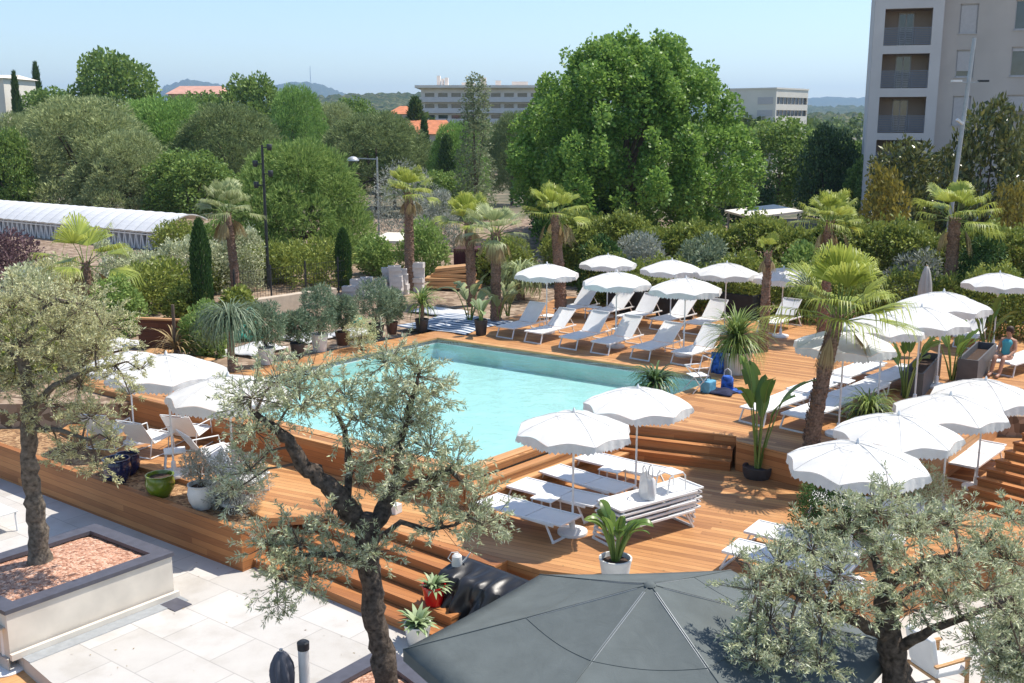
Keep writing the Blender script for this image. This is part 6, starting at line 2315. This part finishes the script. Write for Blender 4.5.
# white banded building right of the plane tree
YW = 170.0
x0_, x1_, x2_ = DP(738, 100, YW).x, DP(776, 100, YW).x, DP(808, 100, YW + 6).x
t = thing('office_building', 'white banded building with window strips right of the plane tree', 'building', (x1_, YW, GZ), R(48))
hW = DP(776, 89, YW).z - GZ
wdt = (x2_ - x1_) / .62
zq = [DP(790, y, YW).z - GZ for y in (97, 104, 110, 116)]
o = holed_wall(wdt, hW, [(.3, zq[1], wdt - .2, zq[0]), (.3, zq[3], wdt - .2, zq[2])], .4).build('wall', M['fac_white'], t, fix=False)
for a_, b_ in ((1, 0), (3, 2)):
    w_ = Geo().bbox(.3, .3, zq[a_], wdt - .2, .36, zq[b_]).build('window', M['glass'], t)
    m_ = Geo()
    for k in range(9):
        m_.bbox(.3 + k * (wdt - .5) / 8, .2, zq[a_], (.34) + k * (wdt - .5) / 8, .298, zq[b_])
    m_.build('frame', M['fac_white'], w_)
bd = Geo().bbox(0, .41, 0, wdt, 9, hW - .01)
bd.build('core_wall', M['fac_white'], t)
for a_, b_ in ((1, 0), (3, 2)):
    Geo().bbox(-.05, .5, zq[a_], -.005, 3.2, zq[b_]).build('window', M['shutter'], t)
Geo().bbox(-.1, -.1, hW, wdt + .1, 9.2, hW + .25).build('roof', M['fac_white'], t)

def house(lab, px0, px1, y_eave, y_ridge, Y, wall, roof, hip=.3, dep=8.0, wins=True, cat='house', name='house'):
    a, b = DP(px0, y_eave, Y), DP(px1, y_eave, Y)
    w = b.x - a.x
    t = thing(name, lab, cat, (a.x, Y, GZ))
    he, hr = a.z - GZ, DP(px0, y_ridge, Y + dep / 2).z - GZ
    Geo().bbox(0, 0, 0, w, dep, he - .02).build('wall', M[wall], t)
    o_ = .4
    hx = w * hip
    rf = Geo().add([(-o_, -o_, he), (w + o_, -o_, he), (w + o_, dep + o_, he), (-o_, dep + o_, he), (hx, dep / 2, hr), (w - hx, dep / 2, hr)],
                   [(0, 1, 5, 4), (1, 2, 5), (2, 3, 4, 5), (3, 0, 4), (3, 2, 1, 0)]).build('roof', M[roof], t)
    if wins:
        nw = max(1, int(w / 3))
        for i in range(nw):
            x = w * (i + .5) / nw
            Geo().bbox(x - .5, -.06, he - 2.2, x + .5, -.01, he - .8).build('window', M['glass'], t)
    return t


house('small hipped orange roof beside the dark conifer', 389, 412, 114, 106, 150, 'fac_beige', 'terracotta', .35)
house('long orange tiled roof behind the slim dark cypress', 398, 450, 134, 120, 125, 'fac_beige', 'terracotta', .1)
house('low pink roofed house on the left skyline below the hill', 168, 222, 94, 86, 190, 'pinkroof', 'pinkroof', .1)
house('white flat roofed building at the far left edge', -60, 3, 78, 75, 150, 'fac_white', 'fac_white', .02, 10, True, 'building', 'white_building')

# parked car behind the magnolia
cp = DP(1010, 190, 62)
t = thing('parked_car', 'pale parked car glimpsed behind the right magnolia', 'car', (cp.x, 62, GZ + 2.0), R(8))
cv = [(-2.1, .35), (-2.1, .8), (-1.3, .95), (-.7, 1.42), (.9, 1.45), (1.6, .98), (2.1, .85), (2.15, .35)]
g_ = Geo()
nC = len(cv)
g_.add([(x, -.85, z) for x, z in cv] + [(x, .85, z) for x, z in cv], [tuple(range(nC)), tuple(range(nC, 2 * nC))[::-1]] + [(i, (i + 1) % nC, nC + (i + 1) % nC, nC + i) for i in range(nC)])
bevel(g_.build('body', M['carpaint'], t), .08, 3)
Geo().add([(-1.1, -.856, .98), (-.62, -.856, 1.34), (.82, -.856, 1.36), (1.35, -.856, 1.0)], [(0, 1, 2, 3)]).build('side_window', M['glass'], t, fix=False)
for x in (-1.3, 1.35):
    for y in (-.82, .82):
        w_ = Geo().tube([(x, y - .1, .33), (x, y + .1, .33)], .33, 18).build('wheel', M['rubber'], t, smooth=40)
Geo().bbox(-30, -3, -2.0, 30, 6, -.02)
pt = Geo()
pt.prism([(cp.x - 12, 58), (cp.x + 30, 58), (cp.x + 30, 67.0), (cp.x - 12, 67.0)], GZ - .1, GZ + 1.995)
tag(pt.build('car_park', M['ground'], fix=False), 'raised parking terrace below the apartment block', None, None, 'structure')

# =================================================================== LAMPS
def lamp(lab, px, ybase_z, ytop, Y, kind, mat, lean=0.0):
    tp = DP(px, ytop, Y)
    t = thing('street_lamp', lab, 'street lamp', (tp.x - 0, Y, ybase_z))
    h = tp.z - ybase_z
    if kind == 'spot':
        Geo().tube([(0, 0, 0), (0, 0, h)], [.07, .05], 10).build('post', M[mat], t, smooth=50)
        for z, s in ((h - .1, 1), (h - .75, -1), (h - 1.15, 1), (h - 1.6, -1)):
            Geo().bar((0, 0, z), (s * .25, -.05, z), .04).build('bracket', M[mat], t)
            Geo().lathe([(.06, 0), (.10, .05), (.11, .24), (.09, .26)], 12, (s * .3, -.05, z - .12)).build('lamp_head', M[mat], t, smooth=50)
    elif kind == 'arm':
        Geo().tube([(0, 0, 0), (0, 0, h)], [.07, .05], 10).build('post', M[mat], t, smooth=50)
        Geo().bar((0, 0, h - .12), (-1.7, 0, h - .06), .06).build('arm', M[mat], t)
        Geo().lathe([(.36, 0), (.34, .1), (.18, .22), (.05, .26)], 16, (-1.4, 0, h - .22)).build('lamp_head', M['galv'], t, smooth=50)
    else:
        Geo().tube([(0, 0, 0), (lean, 0, h)], [.12, .085], 12).build('post', M[mat], t, smooth=50)
        for s, z in ((-1, .835), (1, .835)):
            f = z
            c = Vector((lean * f, 0, h * f))
            Geo().bar(c, c + Vector((s * .45, -.1, .05)), .06).build('bracket', M[mat], t)
            Geo().box(c + Vector((s * .62, -.15, .08)), (.42, .3, .09)).build('lamp_head', M['dark_metal'] if s > 0 else M['white_metal'], t)
        c = Vector((lean * .69, 0, h * .69))
        Geo().box(c + Vector((-.2, -.12, 0)), (.36, .22, .10), M=Matrix.Rotation(R(35), 3, 'Y')).build('lamp_head', M['white_metal'], t)
    return t


lamp('black spotlight post before the feathery tree', 262, -.15, 145, 43, 'spot', 'dark_metal')
lamp('grey street lamp with one curved arm behind the small cypress', 377, GZ, 157, 62, 'arm', 'galv')
lamp('tall grey lamp post with spotlights before the apartment block', 961, GZ, 38, 50, 'mast', 'galv', .62)
lamp('short white bollard lamp in the garden right of the short palm', 105, -.15, 258, 41, 'spot', 'white_metal')

# =================================================================== PERSON on the right lounger
_a, _b = G(1003, 363, .335), G(1044, 351, .335)
_d = (_b - _a).normalized()
pl = _a + _d * .22
pr = thing('person', 'person with brown hair and teal top sitting on the right edge lounger', 'person', (pl.x, pl.y, .06), math.atan2(_d.y, _d.x) + PI)
# skeleton as a skin-modifier body: sitting, legs forward
bm_v = [(0, 0, .42), (0, 0, .62), (0, 0, .84), (0, 0, .93), (.01, 0, 1.0), (.02, 0, 1.10), (.01, 0, 1.19),
        (0, .17, .86), (.08, .22, .62), (.28, .17, .50), (.36, .14, .49),
        (0, -.17, .86), (.08, -.22, .62), (.28, -.17, .50), (.36, -.14, .49),
        (.06, .09, .42), (.45, .11, .47), (.62, .11, .04), (.78, .11, -.01),
        (.06, -.09, .42), (.45, -.11, .47), (.62, -.11, .04), (.78, -.11, -.01)]
bm_e = [(0, 1), (1, 2), (2, 3), (3, 4), (4, 5), (5, 6), (2, 7), (7, 8), (8, 9), (9, 10), (2, 11), (11, 12), (12, 13), (13, 14),
        (0, 15), (15, 16), (16, 17), (17, 18), (0, 19), (19, 20), (20, 21), (21, 22)]
bm_r = [.15, .13, .14, .06, .06, .09, .075, .065, .045, .035, .03, .065, .045, .035, .03, .09, .065, .045, .04, .09, .065, .045, .04]
me = bpy.data.meshes.new('body')
me.from_pydata(bm_v, bm_e, [])
bo = link('body', me, pr)
sk = bo.modifiers.new('skin', 'SKIN')
lay = me.skin_vertices[0].data if me.skin_vertices else None
if lay is None:
    import bmesh
    bm = bmesh.new(); bm.from_mesh(me)
    bm.verts.layers.skin.verify(); bm.to_mesh(me); bm.free()
    lay = me.skin_vertices[0].data
for i, r_ in enumerate(bm_r):
    lay[i].radius = (r_, r_ if i not in (0, 1, 2) else r_ * 1.15)
lay[0].use_root = True
bo.modifiers.new('sub', 'SUBSURF').levels = 2
bo.modifiers['sub'].render_levels = 2
me.materials.append(M['skin'])
hg = Geo().lathe([(.085, 1.06), (.10, 1.12), (.098, 1.18), (.07, 1.235), (.01, 1.255)], 16, (-.005, 0, 0))
hg.build('hair', M['hair'], pr, smooth=60)
Geo().lathe([(.155, .44), (.165, .55), (.15, .68), (.17, .82), (.12, .885), (.08, .905)], 18).build('top', M['teal_cloth'], pr, smooth=60)

# =================================================================== HILLS
def ridge(name, lab, prof, dist, thick, mat, seed, bump_amp, nx_=140):
    """hill range: skyline heights given over directions, real depth"""
    g = np.random.default_rng(seed)
    xs_ = np.linspace(prof[0][0], prof[-1][0], nx_)
    ys_ = np.interp(xs_, [p[0] for p in prof], [p[1] for p in prof])
    ny_ = 24
    vs = np.zeros((nx_, ny_, 3))
    for j in range(ny_):
        v = j / (ny_ - 1)
        Yd = dist + thick * (v - .5) * 2
        prof_h = math.sin(PI * v) ** .9
        for i in range(nx_):
            c = DP(xs_[i], ys_[i], dist)
            vs[i, j] = (c.x * Yd / dist, Yd, GZ - 2 + (c.z - GZ) * prof_h)
    vs[:, :, 2] += bump_amp * (g.random((nx_, ny_)) - .5) * np.sin(PI * np.linspace(0, 1, ny_))[None, :]
    F = []
    for i in range(nx_ - 1):
        for j in range(ny_ - 1):
            a = i * ny_ + j
            F.append((a, a + ny_, a + ny_ + 1, a + 1))
    o = link(name, np_mesh(name, vs.reshape(-1, 3), np.array(F), mat, True))
    return tag(o, lab, None, None, 'structure')


m, nt, b = new_mat('wooded_slope')
n = N(nt)
tc = n('ShaderNodeTexCoord').outputs['Object']
v = n('ShaderNodeTexVoronoi'); v.inputs['Scale'].default_value = .11
n.l(tc, v.inputs['Vector'])
sc_ = n('ShaderNodeSeparateColor'); n.l(v.outputs['Color'], sc_.inputs[0])
n.l(n.ramp(n.math('ADD', n.math('MULTIPLY', sc_.outputs[0], .6), n.math('MULTIPLY', n.noise(tc, .012, 4), .5)), [(.2, (.03, .05, .016)), (.55, (.06, .08, .028)), (.9, (.13, .13, .06))]), b.inputs['Base Color'])
b.inputs['Roughness'].default_value = 1.0
b.inputs['Specular IOR Level'].default_value = 0.0
n.bump(n.math('SUBTRACT', 1.0, v.outputs['Distance']), b, 1.0, 6.0)
M['slope'] = m
ridge('hills', 'wooded hill left of the far apartment block', [(180, 122), (240, 104), (300, 97), (350, 93.5), (400, 92), (430, 93), (480, 94), (560, 100), (640, 122)], 1500, 350, M['slope'], 1, 6)
ridge('hills', 'blue hill with a mast on the left skyline', [(130, 122), (165, 86), (188, 79.5), (215, 84), (250, 90), (290, 83), (310, 82), (330, 88), (352, 97), (400, 108), (450, 122)], 6000, 1500, M['slope'], 2, 14)
ridge('hills', 'blue hills right of the white banded building', [(560, 122), (640, 108), (760, 101), (800, 99), (830, 97), (850, 98), (900, 97), (980, 100), (1100, 108), (1200, 122)], 6500, 1500, M['slope'], 3, 14)
ridge('hills', 'middle wooded ridge on the right', [(640, 122), (720, 110), (800, 106), (870, 106), (960, 105), (1080, 110), (1180, 122)], 2600, 500, M['slope'], 4, 10)
ridge('hills', 'near wooded slope left of the apartment block', [(690, 124), (760, 118), (820, 112), (870, 113), (960, 112), (1080, 124)], 1000, 250, M['slope'], 5, 6)
# radio mast on the blue hill
rm_ = DP(310, 66, 6000)
tz_ = DP(310, 83, 6000).z
t = thing('radio_mast', 'thin radio mast on top of the blue hill', 'mast', (rm_.x, 6000, tz_ - 5))
mg = Geo()
for sx, sy in ((-1, -1), (1, -1), (0, 1)):
    mg.bar((sx * 2.2, sy * 2.2, 0), (sx * .6, sy * .6, rm_.z - tz_ + 5), 1.0)
for k in range(10):
    z = k * (rm_.z - tz_) / 10
    mg.bar((-2 + k * .15, -2 + k * .15, z), (2 - k * .15, -2 + k * .15, z + 8), .6)
mg.build('lattice', M['galv'], t)
# distant wood that reads as one mass
gw = np.random.default_rng(5)
nw_ = 320
tx = gw.uniform(-.55, .6, nw_)
ty = gw.uniform(150, 420, nw_)
PP, OO = [], []
for x, y in zip(tx, ty):
    hh = gw.uniform(6, 10)
    bl = dome_blobs(gw.uniform(6, 10), hh - 1, 1, 7, 2.0, gw)
    bl = [(b_[0] + x * y, b_[1] + y, b_[2] + GZ, *b_[3:]) for b_ in bl]
    p_, o_ = blob_points(bl, 340, gw, .4)
    PP.append(p_); OO.append(o_)
P, O = np.concatenate(PP), np.concatenate(OO)
o = link('distant_woods', quads_mesh('distant_woods', leaf_quads(P, O * .5 + rand_dirs(len(P), gw), 1.3 * gw.uniform(.6, 1.3, len(P)), .9, gw), LM['forest']))
tag(o, 'distant wood filling the plain behind the town trees', None, None, 'stuff')

gl_ = np.random.default_rng(77)
PP = []
for (px0, py0, px1, py1, z, k) in ((60, 560, 420, 700, ZP, 70), (300, 500, 520, 560, ZL, 60), (560, 500, 800, 575, ZL, 50), (560, 340, 800, 400, 0, 60), (740, 400, 900, 440, 0, 60)):
    for i in range(k):
        p = G(gl_.uniform(px0, px1), gl_.uniform(py0, py1), z)
        if z == 0 and (p - A_).dot(Vector((U.y, -U.x, 0))) > -.3 and p.x < 6: continue
        PP.append((p.x, p.y, z + .012))
P = np.array(PP)
D_l = rand_dirs(len(P), gl_); D_l[:, 2] *= .1
o = link('fallen_leaves', quads_mesh('fallen_leaves', leaf_quads(P, D_l, .05, .016, gl_), LM['dead']))
tag(o, 'dry leaves scattered over the paving and decks', None, None, 'stuff')

# =================================================================== LIGHT
EL, AZ = R(62), R(20)                    # sun height; direction angle from +X towards +Y
sv = Vector((math.cos(EL) * math.cos(AZ), math.cos(EL) * math.sin(AZ), math.sin(EL)))
sl = bpy.data.lights.new('sun', 'SUN')
sl.energy = 4.5
sl.angle = R(.55)
sl.color = (1.0, .935, .84)
so = bpy.data.objects.new('sun', sl)
COL.objects.link(so)
so.location = (20, 10, 60)
so.rotation_euler = sv.to_track_quat('Z', 'Y').to_euler()
w = bpy.data.worlds.new('World')
scene.world = w
w.use_nodes = True
nt = w.node_tree
sky = nt.nodes.new('ShaderNodeTexSky')
sky.sky_type = 'NISHITA'
sky.sun_disc = False
sky.sun_elevation = EL
sky.sun_rotation = math.atan2(sv.x, sv.y)
sky.altitude = 0
sky.air_density = 1.0
sky.dust_density = 0.3
sky.ozone_density = 2.5
bgn = nt.nodes['Background']
bgn.inputs[1].default_value = 0.14
nt.links.new(sky.outputs[0], bgn.inputs[0])

# haze: one closed box of thin air round everything
HAZE = True
if HAZE:
    hz_ = Geo().bbox(-8800, -190, GZ - 1.0, 8800, 8800, 290)
    m = bpy.data.materials.new('haze')
    m.use_nodes = True
    nt = m.node_tree
    nt.nodes.remove(nt.nodes['Principled BSDF'])
    pv_ = nt.nodes.new('ShaderNodeVolumePrincipled')
    pv_.inputs['Color'].default_value = (.50, .72, 1.0, 1)
    pv_.inputs['Density'].default_value = 0.00016
    pv_.inputs['Anisotropy'].default_value = 0.2
    nt.links.new(pv_.outputs[0], nt.nodes['Material Output'].inputs['Volume'])
    o = hz_.build('haze', m)
    tag(o, 'thin bluish summer haze over the valley', None, None, 'stuff')

scene.view_settings.view_transform = 'Standard'
scene.view_settings.look = 'None'
scene.view_settings.gamma = 1
scene.view_settings.use_curve_mapping = False
scene.view_settings.exposure = 0.46
scene.render.engine = 'CYCLES'
scene.cycles.max_bounces = 8
scene.cycles.diffuse_bounces = 3
scene.cycles.transparent_max_bounces = 12
scene.cycles.volume_bounces = 0
scene.cycles.use_denoising = True
